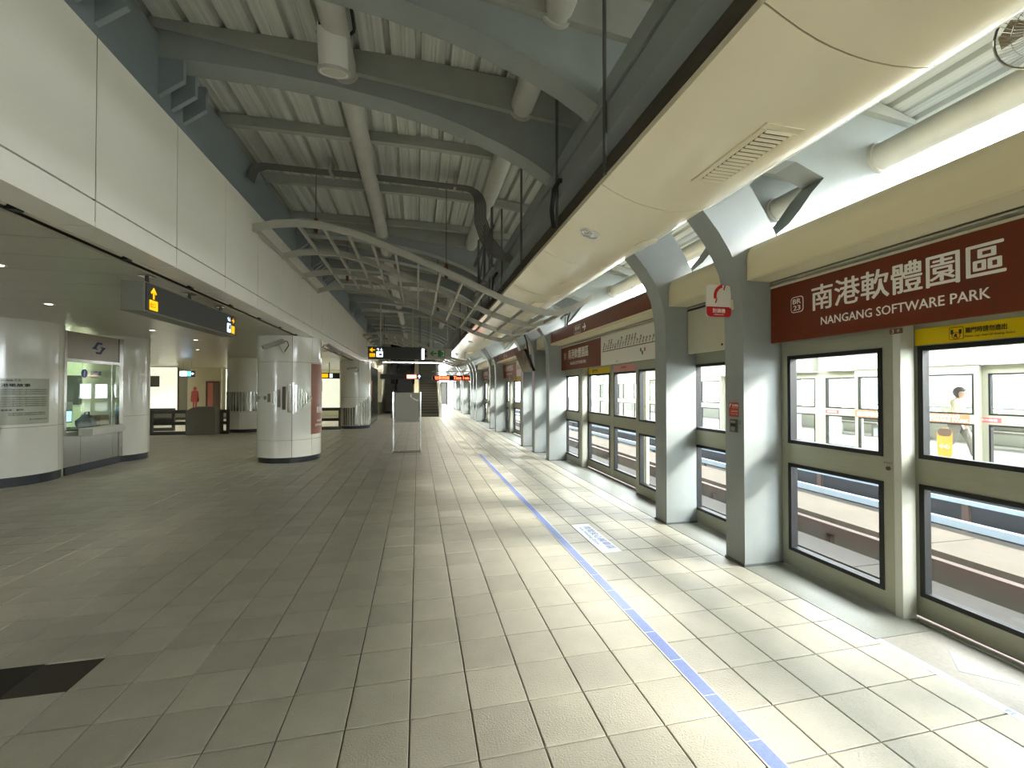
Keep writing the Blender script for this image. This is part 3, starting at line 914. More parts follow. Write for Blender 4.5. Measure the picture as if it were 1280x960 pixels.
# wall behind the camera, so that daylight only enters where the photograph shows it
struct(MB().box(3.33, 3.42, -8.8, -1.35, 0, 2.0).build('wall_right', alu))
struct(MB().box(-16, 3.5, -9.0, -8.8, 0, 5.3).build('wall_back', backwall_m))

# ================================================================== POST FITTINGS
ph = thing('telephone_sign', 'white and red telephone sign sticking out of the nearest post', 'sign', (2.77, 3.48, 2.28))
u, v = SOUTH
c = (2.80, 3.50, 2.45)
base = MB()
pts = rrect(.265, .30, .03)
plate = decal('plate', M('sign_offwhite', '#dcd8cc', .4), ph, (2.755, 3.50, 2.445), SOUTH, pts, .012)
low = [(-.1325, -.055), (.1325, -.055), (.1325, -.12), (.1225, -.14), (.1025, -.15), (-.1025, -.15), (-.1225, -.14), (-.1325, -.12)]
rb_ = decal('red_band', red_m, ph, (2.755, 3.488, 2.445), SOUTH, low, .001)
hs = []
for i in range(11):
    t = math.radians(100 + 9.5 * i); hs.append((.115 * math.cos(t) + .06, .115 * math.sin(t) - .0))
for i in range(10, -1, -1):
    t = math.radians(104 + 8.7 * i); hs.append((.083 * math.cos(t) + .06, .083 * math.sin(t) - .0))
decal('handset', red_m, plate, (2.755, 3.488, 2.49), SOUTH, hs, .001)
for (a, b) in ((.062, .085), (-.028, -.04)):
    decal('handset_cap', red_m, plate, (2.755 + a, 3.488, 2.49 + b), SOUTH, [(-.014, -.022), (-.002, -.028), (.014, .018), (.002, .024)], .001)
text('lettering', '對講機', white_txt, rb_, (2.755, 3.487, 2.353), SOUTH, w=.135, h=.042, bold=.02)
text('lettering', 'Intercom', white_txt, rb_, (2.755, 3.487, 2.318), SOUTH, w=.10, h=.013, bold=.02)
MB().box(2.889, 2.909, 3.470, 3.515, 2.37, 2.46).build('bracket', M('bracket_cream', '#cfcab0', .4), ph)
for k in range(5):
    MB().box(2.868, 2.892, 3.485, 3.505, 2.382 + .017 * k, 2.389 + .017 * k).build('bracket_finger', M('bracket_cream', '#cfcab0', .4), ph)

stc = thing('intercom_notice', 'small red intercom notice on the nearest post', 'sticker', (2.908, 3.47, 1.35))
decal('film', M('notice_red', '#b8442f', .4), stc, (2.9095, 3.485, 1.425), WEST, rrect(.125, .135, .008), .002)
text('lettering', '對講機', white_txt, stc, (2.907, 3.465, 1.465), WEST, w=.075, h=.022, bold=.02)
text('lettering', 'Intercom', white_txt, stc, (2.907, 3.465, 1.445), WEST, w=.07, h=.01)
text('lettering', '請按鈕通話', white_txt, stc, (2.907, 3.475, 1.41), WEST, w=.09, h=.014)
text('lettering', 'Press to talk', white_txt, stc, (2.907, 3.475, 1.385), WEST, w=.09, h=.011)
decal('handset', white_txt, stc, (2.9075, 3.528, 1.455), WEST, [(a * .25, b * .25) for a, b in [(p[0] - .0, p[1]) for p in hs]], .001)
ib = thing('intercom_box', 'small dark intercom box with button on the nearest post', 'intercom', (2.905, 3.47, 1.2))
MB().box(2.895, 2.911, 3.435, 3.525, 1.215, 1.335).build('case', M('intercom_dark', '#4b4a42', .4), ib, bevel=.004)
MB().box(2.891, 2.896, 3.45, 3.51, 1.30, 1.322).build('speaker', grey_m, ib)
MB().box(2.892, 2.896, 3.448, 3.512, 1.272, 1.295).build('label_strip', black_m, ib)
MB().box(2.890, 2.896, 3.455, 3.505, 1.225, 1.263).build('button', M('button_grey', '#8c8c80', .35, .4), ib)
text('lettering', '2', dark_txt, ib, (2.9095, 3.408, 1.31), WEST, h=.03, bold=.02)

# hanging television
tv = thing('television', 'tilted black television screen hanging beside the posts', 'television', (2.62, 10.5, 2.03))
A = Vector((2.50, 10.0, 2.585)); B = Vector((2.735, 10.0, 2.05)); L = Vector((0, 1.05, 0))
cen = (A + B) / 2 + L / 2
vv = (A - B) / 2; nn = Vector((-vv.z, 0, vv.x)).normalized()
if nn.x > 0: nn = -nn
MB().obox(cen - nn * .03, vv, L / 2, nn * .03).build('casing', black_gloss, tv, bevel=.008)
MB().obox(cen + nn * .001, vv * .93, L / 2 * .95, nn * .002).build('screen', M('tv_screen', '#7b6b5c', .12, 0, .6, 3), tv)
MB().obox(cen - nn * .09, vv * .35, L * .12, nn * .035).build('mount', black_m, tv)
pt = cen - nn * .12
MB().tube([pt, pt + Vector((.02, 0, .1)), pt + Vector((-.02, 0, .45)), pt + Vector((-.12, 0, .75))], .022, 8).build('hanger_arm', black_m, tv, smooth=True)

# small fittings on the brown header box
cam_ = thing('small_camera', 'small dark camera bracket on top of the brown header box', 'camera', (3.05, 8.6, 2.96))
MB().tube([(3.05, 8.6, 2.955), (3.05, 8.6, 3.2)], .012, 6).build('stem', cable_m, cam_)
MB().box(2.95, 3.1, 8.55, 8.65, 3.19, 3.24).build('head', black_m, cam_)
MB().tube([(3.0, 8.35, 2.94), (2.97, 8.2, 3.05), (2.95, 7.95, 3.25)], .018, 6).build('cable', cable_m, cam_, smooth=True)

# cage fan at the top right corner
fan = thing('wall_fan', 'round cage fan mounted beneath the eave at the top right corner', 'fan', (2.88, 1.42, 3.2))
fc = Vector((2.90, 1.40, 3.345)); fn = Vector((-.62, -.55, -.56)).normalized()
fx = fn.cross(Vector((0, 0, 1))).normalized(); fy = fx.cross(fn).normalized()
R = .175
def onfan(r, a, d): return fc + fx * (r * math.cos(a)) + fy * (r * math.sin(a)) + fn * d
MB().tube([onfan(R, 2 * PI * i / 32, .0) for i in range(33)], .006, 6, cap=False).build('guard_rim', chrome, fan, smooth=True)
gd = MB()
for q in range(60):
    a = 2 * PI * q / 60
    gd.tube([onfan(.05, a, .055), onfan(.12, a + .25, .05), onfan(R, a + .4, 0)], .0014, 4, cap=False)
for rr, dd in ((.05, .055), (.09, .053), (.13, .045)):
    gd.tube([onfan(rr, 2 * PI * i / 24, dd) for i in range(25)], .0014, 4, cap=False)
g_ = gd.build('guard_wires', chrome, fan); g_['kind'] = 'stuff'
for q in range(3):
    a = 2 * PI * q / 3
    mb = MB()
    pts = [(.03, a), (.10, a - .3), (.155, a - .35), (.165, a), (.15, a + .45), (.08, a + .5)]
    vs = [onfan(r, t, .012 + .02 * math.sin((t - a) * 2)) for r, t in pts]
    vs += [p - fn * .003 for p in vs]
    mb.add(vs, [tuple(range(6)), tuple(range(11, 5, -1))] + [(i, (i + 1) % 6, 6 + (i + 1) % 6, 6 + i) for i in range(6)])
    mb.build('blade', M('fan_blade', '#8a7d5e', .3), fan)
MB().tube([onfan(0, 0, .06), onfan(0, 0, .02), onfan(0, 0, -.05), onfan(0, 0, -.1)], .045, 14).build('motor', M('fan_motor', '#c9bda8', .35), fan, smooth=True)
MB().tube([onfan(0, 0, -.1), fc + Vector((.12, .1, .25)), fc + Vector((.14, .12, .9))], .015, 8).build('bracket', pipe_m, fan)

# ================================================================== WHITE FASCIA (left)
wl_ = setting('wall_left', (-2.3, 10, 2.8))
seams = [3.68 + 1.075 * k for k in range(-11, 17)]
for a, b in zip(seams, seams[1:]):
    if b > 21.2: break
    MB().box(-2.34, -2.30, a + .007, b - .007, 2.998, 4.195).build('fascia_panel', fascia_m, wl_)
    MB().prism([(-2.30, 2.80), (-2.30, 2.985), (-2.34, 2.985), (-2.34, 2.83), (-2.56, 2.83), (-2.56, 2.80)], 'y', a + .006, b - .006).build('lower_panel', fascia_m, wl_)
for a in seams:
    if -8 < a < 20.9:
        MB().box(-2.341, -2.304, a - .0065, a + .0065, 2.84, 4.194).build('joint_gasket', M('joint_grey', '#5c5a50', .7), wl_)
MB().box(-2.40, -2.342, -8.8, 20.9, 2.84, 4.2).build('backing', M('fascia_backing', '#4d4c44', .7), wl_)
MB().box(-2.95, -2.79, -8.9, 46, 2.86, 5.3).build('upper_closure', M('closure', '#77756a', .8), wl_)  # unseen wall, added to keep daylight from leaking in over the girder
MB().box(-2.46, -2.38, 23.52, 46, 0, 4.2).build('side_wall', backwall_m, wl_)
MB().box(-2.46, -2.38, 20.9, 23.52, 2.67, 4.2).build('side_wall', backwall_m, wl_)

# slim light slot between fascia and ceiling
tr = thing('light_slot', 'slim recessed light track along the edge of the concourse ceiling', 'light track', (-2.62, 6, 2.79))
MB().box(-2.70, -2.565, -8.7, 20.8, 2.845, 2.86).build('slot_back', M('slot_back', '#8f8a78', .6), tr)
for k in range(14):
    y0 = -1.0 + 1.12 * k
    MB().tube([(-2.63, y0 + .05, 2.825), (-2.63, y0 + 1.05, 2.825)], .012, 8).build('tube_lamp', M('unlit_tube', '#d8d4c2', .3), tr)
    MB().box(-2.66, -2.60, y0 - .03, y0 + .03, 2.806, 2.846).build('lamp_holder', dark_m, tr)

# ================================================================== CONCOURSE CEILING
cc = setting('ceiling_concourse', (-9, 9, 2.8))
cc.name = 'ceiling_2'
ORG['ceiling_2'] = Vector((-9, 9, 2.8))
k = 0
yy = 3.46 - .56 * 21
while yy < 28.5:
    MB().box(-17.5, -2.70, yy + .004, yy + .556, 2.80, 2.82).build('ceiling_plank', ceil_m, cc)
    yy += .56
MB().box(-17.6, -2.70, -8.9, 29, 2.86, 3.0).build('ceiling_slab', M('slab_dark', '#55534a', .8), cc)

# downlights of the concourse
spots = [(-5.0, 7.15), (-5.2, 9.9), (-5.2, 11.6), (-4.0, 13.4), (-6.4, 14.4), (-5.0, 15.6), (-3.6, 16.8), (-8.2, 13.0), (-8.6, 16.2), (-6.6, 20.0), (-9.6, 20.0), (-4.2, 21.6), (-3.9, 5.0), (-6.2, 4.0), (-11.5, 18.5), (-12.5, 23.5), (-9.5, 24), (-6.2, 24)]
where = ['near the information column', 'between the hanging sign and the service window', 'in front of the narrow white column', 'ahead of the zigzag column', 'left of the zigzag column in the middle', 'just before the fare gates', 'behind the zigzag column', 'before the gates on the left', 'above the grey gate cabinet', 'beyond the gates behind the round column', 'beyond the gates on the left', 'near the lift', 'right beside the hanging sign', 'near the left edge of the picture', 'at the back on the far left', 'before the red pictogram wall', 'before the brown doorway', 'before the back wall on the right']
lampd = None
for (x_, y_), w in zip(spots, where):
    d = thing('downlight', 'small round ceiling downlight %s' % w, 'downlight', (x_, y_, 2.79), 'small downlights in the concourse ceiling')
    MB().lathe([(.042, 2.80), (.06, 2.80), (.06, 2.793), (.042, 2.793)], x_, y_, 20).build('trim_ring', white_m, d, smooth=True)
    MB().poly([(x_ + .042 * math.cos(i * PI / 8), y_ + .042 * math.sin(i * PI / 8), 2.797) for i in range(16)]).build('lamp', lamp_m, d)
    ld = bpy.data.lights.new('downlight_beam', 'SPOT')
    ld.energy = (1.5 if y_ < 8 else 4) if y_ < 17.5 else 80
    ld.spot_size = math.radians(125); ld.spot_blend = .8; ld.shadow_soft_size = .06
    ld.color = (1.0, .97, .84)
    lo = bpy.data.objects.new('downlight_beam', ld); COL.objects.link(lo); lo.parent = d; lo.location = (0, 0, -.02)

# ================================================================== ROUND COLUMNS
def clad_column(cx, cy, r, label, joints, rows, a_off=0.0, z1=2.80, plinth=.12):
    """round column clad in curved enamel panels; joints = angles (deg), rows = heights"""
    t = thing('round_column', label, 'column', (cx, cy, 0), 'white round columns of the concourse')
    MB().lathe([(0, 0), (r - .03, 0), (r - .03, plinth), (0, plinth)], cx, cy, 48).build('plinth', dark_m, t, smooth=True)
    MB().lathe([(r - .02, plinth), (r - .02, z1), (0, z1)], cx, cy, 48).build('core', M('column_core', '#6c6a60', .7), t, smooth=True)
    js = [math.radians(a) for a in joints]
    for a, b in zip(js, js[1:] + [js[0] + 2 * PI]):
        for za, zb in zip(rows, rows[1:]):
            g = .004 / r
            MB().arcslab(cx, cy, r - .018, r, a + g, b - g, za + .003, zb - .003, max(6, int((b - a) / .12))).build('cladding_panel', enamel, t, smooth=True)
    return t

# zigzag column in the middle
C1 = (-2.90, 10.82); R1 = .665
col1 = clad_column(*C1, R1, 'white round column with zigzag mirror slats and brown banner', (-160, -72, -34, 20, 110), (.12, .50, 2.22, 2.80))
def slat(t, C, R, a, z0, z1, wdeg, mat=inox, d=.014):
    w = math.radians(wdeg)
    MB().arcslab(C[0], C[1], R + .001, R + d, a - w, a + w, z0, z1, 2).build('mirror_slat', mat, t, smooth=True)
for k in range(13):
    a = math.radians(-72 - 9 * (k + .5)); q = (k % 13)
    tri = abs(((k + 0.5) / 6.5) % 2 - 1)
    slat(col1, C1, R1, a, 1.42 + .03 - .36 * tri, 1.42 + .33 * tri - .0, 2.9)
for k in range(8):
    a = math.radians(-72 + 4.6 * (k + .5))
    tri = abs(((k + 0.5) / 8) - 1)
    slat(col1, C1, R1, a, 1.42 - .38 * tri, 1.42 + .36 * tri, 1.6)
bn = thing('brown_banner', 'brown banner sheet on the side of the zigzag column', 'banner', (-2.27, 10.6, .58))
MB().arcslab(C1[0], C1[1], R1 + .002, R1 + .007, math.radians(-36), math.radians(18), .60, 2.20, 10).build('sheet', M('banner_brown', '#8c5a45', .4), bn, smooth=True)
for s_, zc, hh in (('NANGANG', .90, .05), ('SOFTWARE PARK', .80, .05)):
    text('lettering', s_, white_txt, bn, (0, 0, 0), EAST, h=hh, w=.42 if 'S' in s_ else .28, bold=.02, curve=(C1[0], C1[1], R1 + .009, math.radians(-8), zc))
text('lettering', '南港軟體園區', white_txt, bn, (0, 0, 0), EAST, h=.15, w=.55, bold=.02, curve=(C1[0], C1[1], R1 + .009, math.radians(2), 1.15))

# far column with a ribbed stainless skirt
C2 = (-2.58, 19.05); R2 = .62
col2 = clad_column(*C2, R2, 'far white round column with ribbed stainless skirt', (-150, -70, 20, 110), (.12, 1.3, 2.8))
for k in range(26):
    a = -170 + 9.2 * k
    h = .86 + .5 * max(0, math.sin(math.radians((a + 90) * .9))) ** 1.0
    slat(col2, C2, R2, math.radians(a), .14, h, 3.2)

# column behind the gates with a band of ribs
C3 = (-6.45, 18.45); R3 = .69
col3 = clad_column(*C3, R3, 'white round column with a ribbed metal band beside the gates', (-150, -95, 20, 110), (.12, .76, 2.8))
for k in range(24):
    slat(col3, C3, R3, math.radians(-190 + 9 * k), .80, 1.52, 2.6)

# information column at the left edge
C4 = (-7.08, 9.18); R4 = .76
col4 = clad_column(*C4, R4, 'large white round column with printed story panel at the left edge', (-140, 8, 120), (.16, .98, 2.8), plinth=.16)
inf = thing('info_panel', 'translucent printed story panel on the left edge column', 'panel', (-6.6, 8.6, 1.0))
MB().arcslab(C4[0], C4[1], R4 + .001, R4 + .006, math.radians(-56), math.radians(-8), 1.03, 1.80, 12).build('sheet', M('info_sheet', '#b4b5a2', .15), inf, smooth=True)
def ctext(body, w, h, ang, z, bold=.01):
    text('lettering', body, dark_txt, inf, (0, 0, 0), EAST, w=w, h=h, bold=bold, anchor='l', curve=(C4[0], C4[1], R4 + .008, math.radians(ang), z))
ctext('內湖線人文', .22, .028, -53, 1.765, .02)
ctext('港墘故事', .33, .055, -53, 1.685, .04)
for z_ in (1.61, 1.575, 1.54, 1.48, 1.445, 1.41, 1.375, 1.34):
    ctext('內湖區位於臺北市東北方舊名由來眾說紛紜沿線風光', .56, .02, -53, z_)
ctext('藝術家：創作', .25, .03, -53, 1.275, .02)
for z_ in (1.22, 1.19):
    ctext('生於臺北現居創作媒材陶瓷金屬公共藝術作品', .46, .018, -47, z_)
ctext('臺北市政府捷運工程局', .25, .018, -29, 1.11)

# ================================================================== SERVICE WINDOW
bo = thing('service_booth', 'stainless service window between two white columns on the left', 'booth', (-6.45, 10.5, 0))
XB = -6.40; YB0, YB1 = 9.50, 11.12
MB().box(XB - .06, XB - .03, YB0 + .1, YB1, 0, .16).build('plinth', dark_m, bo)
MB().box(XB - .05, XB, YB0, YB0 + .42, .16, .80).build('lower_panel', inox, bo)
MB().box(XB - .05, XB, YB0 + .425, YB1 - .3, .16, .80).build('lower_panel', inox, bo)
MB().box(XB - .05, XB, YB1 - .295, YB1, .16, .80).build('lower_panel', inox, bo)
MB().box(XB - .06, XB + .01, YB0, YB0 + .06, .80, 2.72).build('upright', inox, bo)
MB().box(XB - .06, XB + .01, YB1 - .12, YB1, .16, 2.72).build('upright', inox, bo)
MB().box(XB - .05, XB - .02, YB0 + .06, YB1 - .12, 2.20, 2.72).build('header', M('booth_header', '#9c9788', .3, .3), bo)
MB().box(XB - .06, XB + .01, YB0 + .06, YB1 - .12, 2.14, 2.20).build('transom', inox, bo)
MB().box(XB - .55, XB + .02, YB0 + .46, YB1 - .12, .80, .84).build('counter', M('counter_grey', '#4d4c46', .4), bo)
MB().box(XB, XB + .24, YB0 + .36, YB1 - .33, .72, .86).build('tray', M('tray_grey', '#c9c7bb', .35), bo, bevel=.01)
MB().box(XB - .03, XB - .02, YB0 + .06, YB1 - .33, .84, 2.14).build('pane', gls_b, bo)
MB().box(XB - .03, XB - .02, YB1 - .31, YB1 - .12, .84, 2.14).build('pane', gls_b, bo)
MB().box(XB - .035, XB - .015, YB1 - .33, YB1 - .31, .84, 2.14).build('mullion', inox, bo)
lg = decal('logo', M('logo_navy', '#1d2750', .4), bo, (XB - .02, 10.42, 2.46), EAST, [(-.20, -.02), (-.11, .05), (-.06, .12), (.08, .12), (.10, .08), (-.02, .08), (-.08, .0), (-.02, -.03), (-.10, -.03), (-.2, -.02)], .002)
decal('logo', M('logo_navy', '#1d2750', .4), bo, (XB - .02, 10.42, 2.46), EAST, [(.20, .02), (.11, -.05), (.06, -.12), (-.08, -.12), (-.10, -.08), (.02, -.08), (.08, .0), (.02, .03), (.10, .03)], .002)
blue2 = M('booth_blue', '#3557b0', .4)
decal('info_mark', blue2, bo, (XB - .019, 10.03, 1.93), EAST, [(.085 * math.cos(i * PI / 10), .085 * math.sin(i * PI / 10)) for i in range(20)], .001)
text('lettering', '?', white_txt, bo, (XB - .0175, 10.03, 1.93), EAST, h=.11, bold=.02)
text('lettering', '詢問處', blue2, bo, (XB - .019, 10.34, 1.945), EAST, w=.30, h=.09, bold=.02)
text('lettering', 'Information', blue2, bo, (XB - .019, 10.34, 1.86), EAST, w=.28, h=.035)
# booth interior shell
MB().box(-9.4, -9.3, 9.9, 12.3, 0, 2.8).build('back_wall', M('booth_wall', '#d3dcc4', .5), bo)
MB().box(-9.3, XB - .6, 12.25, 12.35, 0, 2.8).build('side_wall', M('booth_wall', '#d3dcc4', .5), bo)
MB().box(-9.29, -9.27, 10.6, 11.3, 1.2, 2.0).build('notice_board', M('notice_dark', '#3e443c', .4), bo)
MB().box(-8.6, -7.6, 12.22, 12.25, 1.25, 1.95).build('notice_board', M('notice_dark', '#3e443c', .4), bo)
bl = thing('booth_lamp', 'bright ceiling lamp inside the service booth', 'lamp', (-8.0, 11.0, 2.7))
MB().box(-8.6, -7.4, 10.85, 11.15, 2.74, 2.78).build('diffuser', emit('booth_panel', '#f4ffe6', 9.0), bl)
# things on the counter
mn = thing('monitor', 'small computer monitor with pale blue screen on the booth counter', 'monitor', (-6.85, 10.2, .84))
MB().box(-6.86, -6.83, 10.0, 10.36, .95, 1.20).build('casing', black_gloss, mn)
MB().box(-6.829, -6.825, 10.02, 10.34, .97, 1.18).build('screen', emit('monitor_screen', '#8fc4e6', .9), mn)
MB().box(-6.95, -6.78, 10.1, 10.26, .84, .86).build('stand', black_gloss, mn)
MB().box(-6.88, -6.85, 10.15, 10.21, .86, .96).build('neck', black_gloss, mn)
bx = thing('cardboard_box', 'open brown cardboard box on the booth counter', 'box', (-6.75, 10.89, .84))
cb_m = M('cardboard', '#8a6a45', .8, 0, .1, 10)
MB().box(-6.85, -6.60, 10.77, 11.03, .84, .85).build('bottom', cb_m, bx)
for (a, b, c, d) in ((-6.85, -6.84, 10.77, 11.03), (-6.61, -6.60, 10.77, 11.03), (-6.84, -6.61, 10.77, 10.78), (-6.84, -6.61, 11.02, 11.03)):
    MB().box(a, b, c, d, .85, 1.06).build('side', cb_m, bx)
bg_ = thing('dark_bag', 'slouching dark cloth bag on the booth counter', 'bag', (-6.68, 10.51, .84))
mb = MB().lathe([(0, .84), (.13, .84), (.16, .90), (.15, .98), (.10, 1.06), (.05, 1.10), (0, 1.09)], -6.68, 10.49, 14, sx=.8, sy=1.2)
mb.v = [(a + .02 * math.sin(b * 40), b + .015 * math.sin(c * 50), c) for a, b, c in mb.v]
mb.build('sack', M('bag_cloth', '#2b3440', .8), bg_, smooth=True)
MB().tube([(-6.68, 10.39, 1.02), (-6.66, 10.44, 1.14), (-6.66, 10.54, 1.15), (-6.68, 10.59, 1.02)], .012, 6).build('handle', black_m, bg_, smooth=True)
pp = tag(MB().box(-6.95, -6.93, 10.30, 10.52, 1.0, 1.36).build('paper_stand', white_m), 'white sheet of paper standing behind the bag in the booth', 'paper')

C5 = (-6.78, 11.60); R5 = .58
clad_column(*C5, R5, 'narrower white round column right of the service window', (-150, 8, 110), (.14, 1.02, 2.8), plinth=.14)

# ================================================================== GATES AND RAILINGS
gm = M('gate_metal', '#6f6c5e', .45, .3)
gd_m = M('gate_dark', '#3b3a33', .5)
def railing(x0, x1, y, label):
    t = thing('glass_railing', label, 'railing', ((x0 + x1) / 2, y, 0), 'dark railings with glass infill beside the gates')
    MB().box(x0, x1, y - .06, y + .06, .76, .88).build('top_rail', gd_m, t, bevel=.01)
    MB().box(x0, x1, y - .05, y + .05, 0, .12).build('bottom_rail', gd_m, t)
    n_ = max(1, round((x1 - x0) / 1.2))
    for i in range(n_ + 1):
        xx = x0 + (x1 - x0 - .08) * i / n_
        MB().box(xx, xx + .08, y - .045, y + .045, .12, .76).build('post', gd_m, t)
    for i in range(n_):
        a = x0 + (x1 - x0 - .08) * i / n_ + .08; b = x0 + (x1 - x0 - .08) * (i + 1) / n_
        MB().box(a, b, y - .006, y + .006, .12, .76).build('pane', gls, t)
    MB().box(x0 + .08, x1 - .08, y + .02, y + .035, .34, .46).build('mid_rail', gd_m, t)
    return t
railing(-9.2, -8.02, 17.45, 'dark railing with glass left of the grey gate cabinet')
railing(-7.0, -6.72, 17.45, 'short dark railing between the gate cabinet and the round column')
railing(-5.72, -4.2, 17.6, 'dark railing with glass right of the ribbed band column')
railing(-3.95, -3.05, 18.4, 'dark railing behind the brown banner beside the far column')
railing(-14.5, -9.3, 19.2, 'long dark railing at the back left of the gates')
gt = thing('gate_cabinet', 'plain grey gate cabinet standing in front of the railings', 'gate', (-7.5, 17.5, 0))
MB().prism([(-7.98, .0), (-7.05, .0), (-7.05, .94), (-7.15, .99), (-7.75, .99), (-7.98, .86)], 'y', 17.15, 17.55).build('body', M('gate_body', '#706d5c', .5), gt, bevel=.015)
MB().box(-7.7, -7.2, 17.2, 17.5, .99, 1.0).build('top_plate', dark_m, gt)
for zz in (.28, .62):
    MB().box(-7.62, -7.54, 17.145, 17.152, zz, zz + .012).build('slot', dark_m, gt)

# ================================================================== BACK OF THE CONCOURSE
struct(MB().box(-18, -2.5, 28.4, 28.6, 0, 2.8).build('wall_concourse', backwall_m)).name = 'wall_far'
struct(MB().box(-17.7, -17.5, -8.8, 28.4, 0, 2.8).build('wall_side', backwall_m)).name = 'wall_far_left'
pil = emit('lit_panel', '#fbffe8', .22, '#f0f0e0')
def lightbox(x0, x1, y, z0, z1, label):
    t = thing('lit_wall_panel', label, 'light panel', ((x0 + x1) / 2, y, z0), 'pale backlit wall panels at the back of the concourse')
    MB().box(x0, x1, y, y + .1, z0, z1).build('diffuser', pil, t)
    MB().box(x0 - .03, x0, y - .01, y + .1, z0, z1).build('edge', gm, t)
    MB().box(x1, x1 + .03, y - .01, y + .1, z0, z1).build('edge', gm, t)
lightbox(-13.6, -12.1, 25.2, .5, 2.75, 'pale backlit wall panel left of the red pictogram')
lightbox(-10.4, -7.6, 26.5, .5, 2.75, 'wide pale backlit wall panel right of the brown doorway')
lightbox(-6.9, -3.6, 27.6, .4, 2.6, 'pale backlit wall panel at the back between the columns')
struct(MB().box(-12.1, -10.5, 26.2, 26.4, 0, 2.8).build('wall_pictogram', M('pictogram_wall', '#b3a98c', .5))).name = 'wall_centre'
nbp = thing('notice_board', 'dark notice frame on the pale panel beside the left columns', 'notice', (-13.1, 25.1, 1.6))
MB().box(-13.4, -12.9, 25.15, 25.2, 1.75, 2.3).build('frame', M('notice_dark', '#3e443c', .4), nbp)
MB().box(-13.36, -12.94, 25.145, 25.15, 1.79, 2.26).build('sheet', M('notice_sheet', '#6e6b5c', .5), nbp)
pg = thing('restroom_pictogram', 'red standing figure pictogram on the beige back wall', 'pictogram', (-11.75, 26.19, .55))
fig = [(-.16, .95), (-.20, .45), (-.15, .42), (-.11, .80), (-.19, .38), (-.10, .38), (-.09, 0), (-.02, 0), (-.02, .38), (.02, .38), (.02, 0), (.09, 0), (.10, .38), (.19, .38), (.11, .80), (.15, .42), (.20, .45), (.16, .95), (.06, 1.0), (-.06, 1.0)]
decal('body', M('pictogram_red', '#a8403a', .5), pg, (-11.75, 26.2, .56), SOUTH, fig, .01)
decal('head', M('pictogram_red', '#a8403a', .5), pg, (-11.75, 26.2, 1.66), SOUTH, [(.08 * math.cos(i * PI / 8), .10 * math.sin(i * PI / 8)) for i in range(16)], .01)
dw = setting('door_1', (-11.0, 26.2, 0))
MB().box(-11.2, -11.14, 26.12, 26.2, 0, 2.05).build('frame_post', M('door_brown', '#4e3b2c', .5), dw)
MB().box(-10.6, -10.54, 26.12, 26.2, 0, 2.05).build('frame_post', M('door_brown', '#4e3b2c', .5), dw)
MB().box(-11.14, -10.6, 26.12, 26.2, 1.98, 2.05).build('frame_head', M('door_brown', '#4e3b2c', .5), dw)
MB().box(-11.14, -10.88, 26.17, 26.2, 0, 1.98).build('door_leaf', M('door_red', '#b06a55', .5), dw)
MB().box(-10.88, -10.6, 26.17, 26.2, 0, 1.98).build('door_leaf', M('door_dark', '#57473a', .5), dw)
gs = thing('glowing_sign', 'small glowing white and blue sign hanging at the back of the concourse', 'sign', (-9.3, 20, 2.13))
MB().box(-9.52, -8.98, 19.96, 20.04, 2.13, 2.38).build('case', dark_m, gs)
MB().box(-9.50, -9.25, 19.952, 19.96, 2.16, 2.36).build('lit_face', emit('lit_white', '#eaf4ff', 1.0), gs)
MB().box(-9.25, -9.1, 19.952, 19.96, 2.16, 2.36).build('lit_face', emit('lit_cyan', '#58b8f0', .9), gs)
decal('arrow', emit('lit_white', '#eaf4ff', 1.0), gs, (-9.05, 19.955, 2.26), SOUTH, arrow('right', .12), .004)
for xx in (-9.4, -9.1):
    MB().tube([(xx, 20, 2.38), (xx, 20, 2.8)], .012, 6).build('hanger', chrome, gs)
bs = thing('brochure_stand', 'white stand with dark screens left of the ribbed band column', 'stand', (-8.0, 22, 0))
MB().box(-8.45, -7.75, 22, 22.3, 0, 1.75).build('body', white_m, bs, bevel=.01)
MB().box(-8.38, -7.82, 21.985, 22.0, 1.2, 1.6).build('screen', black_gloss, bs)
MB().box(-8.38, -8.2, 21.985, 22.0, .6, 1.0).build('pocket', dark_m, bs)
MB().box(-8.12, -7.82, 21.985, 22.0, .7, .95).build('pocket', grey_m, bs)
for k, xx in enumerate((-6.15, -5.85)):
    tag(MB().box(xx, xx + .22, 27.55, 27.6, 1.5, 2.1).build('dark_poster', M('notice_dark', '#3e443c', .4)), ('dark poster on the back panel beside the ribbed band column', 'dark poster at the back nearest to the zigzag column')[k], 'poster')

# ================================================================== HANGING SIGNS
hs1 = thing('direction_sign', 'long charcoal direction sign hanging at the left with yellow arrows', 'sign', (-2.75, 6.0, 2.39))
MB().box(-2.86, -2.665, 4.92, 7.12, 2.395, 2.70).build('case', sign_side, hs1, bevel=.006)
MB().box(-2.668, -2.655, 4.95, 7.09, 2.41, 2.685).build('face', sign_dark, hs1)
decal('arrow', sign_yel, hs1, (-2.655, 5.07, 2.60), EAST, arrow('up', .12), .002)
decal('exit_mark', sign_yel, hs1, (-2.655, 5.07, 2.475), EAST, rect(.14, .10), .002)
text('lettering', '出口', sign_dark, hs1, (-2.6528, 5.05, 2.475), EAST, w=.09, h=.05, bold=.02)
decal('arrow', sign_yel, hs1, (-2.655, 7.0, 2.62), EAST, arrow('right', .09), .002)
decal('exit_mark', sign_yel, hs1, (-2.655, 7.0, 2.49), EAST, rect(.10, .11), .002)
decal('lift_mark', sign_wht, hs1, (-2.655, 6.86, 2.50), EAST, rrect(.12, .13, .015), .002)
text('lettering', '↑↓', sign_wht, hs1, (-2.655, 6.86, 2.62), EAST, w=.10, h=.06, bold=.03)
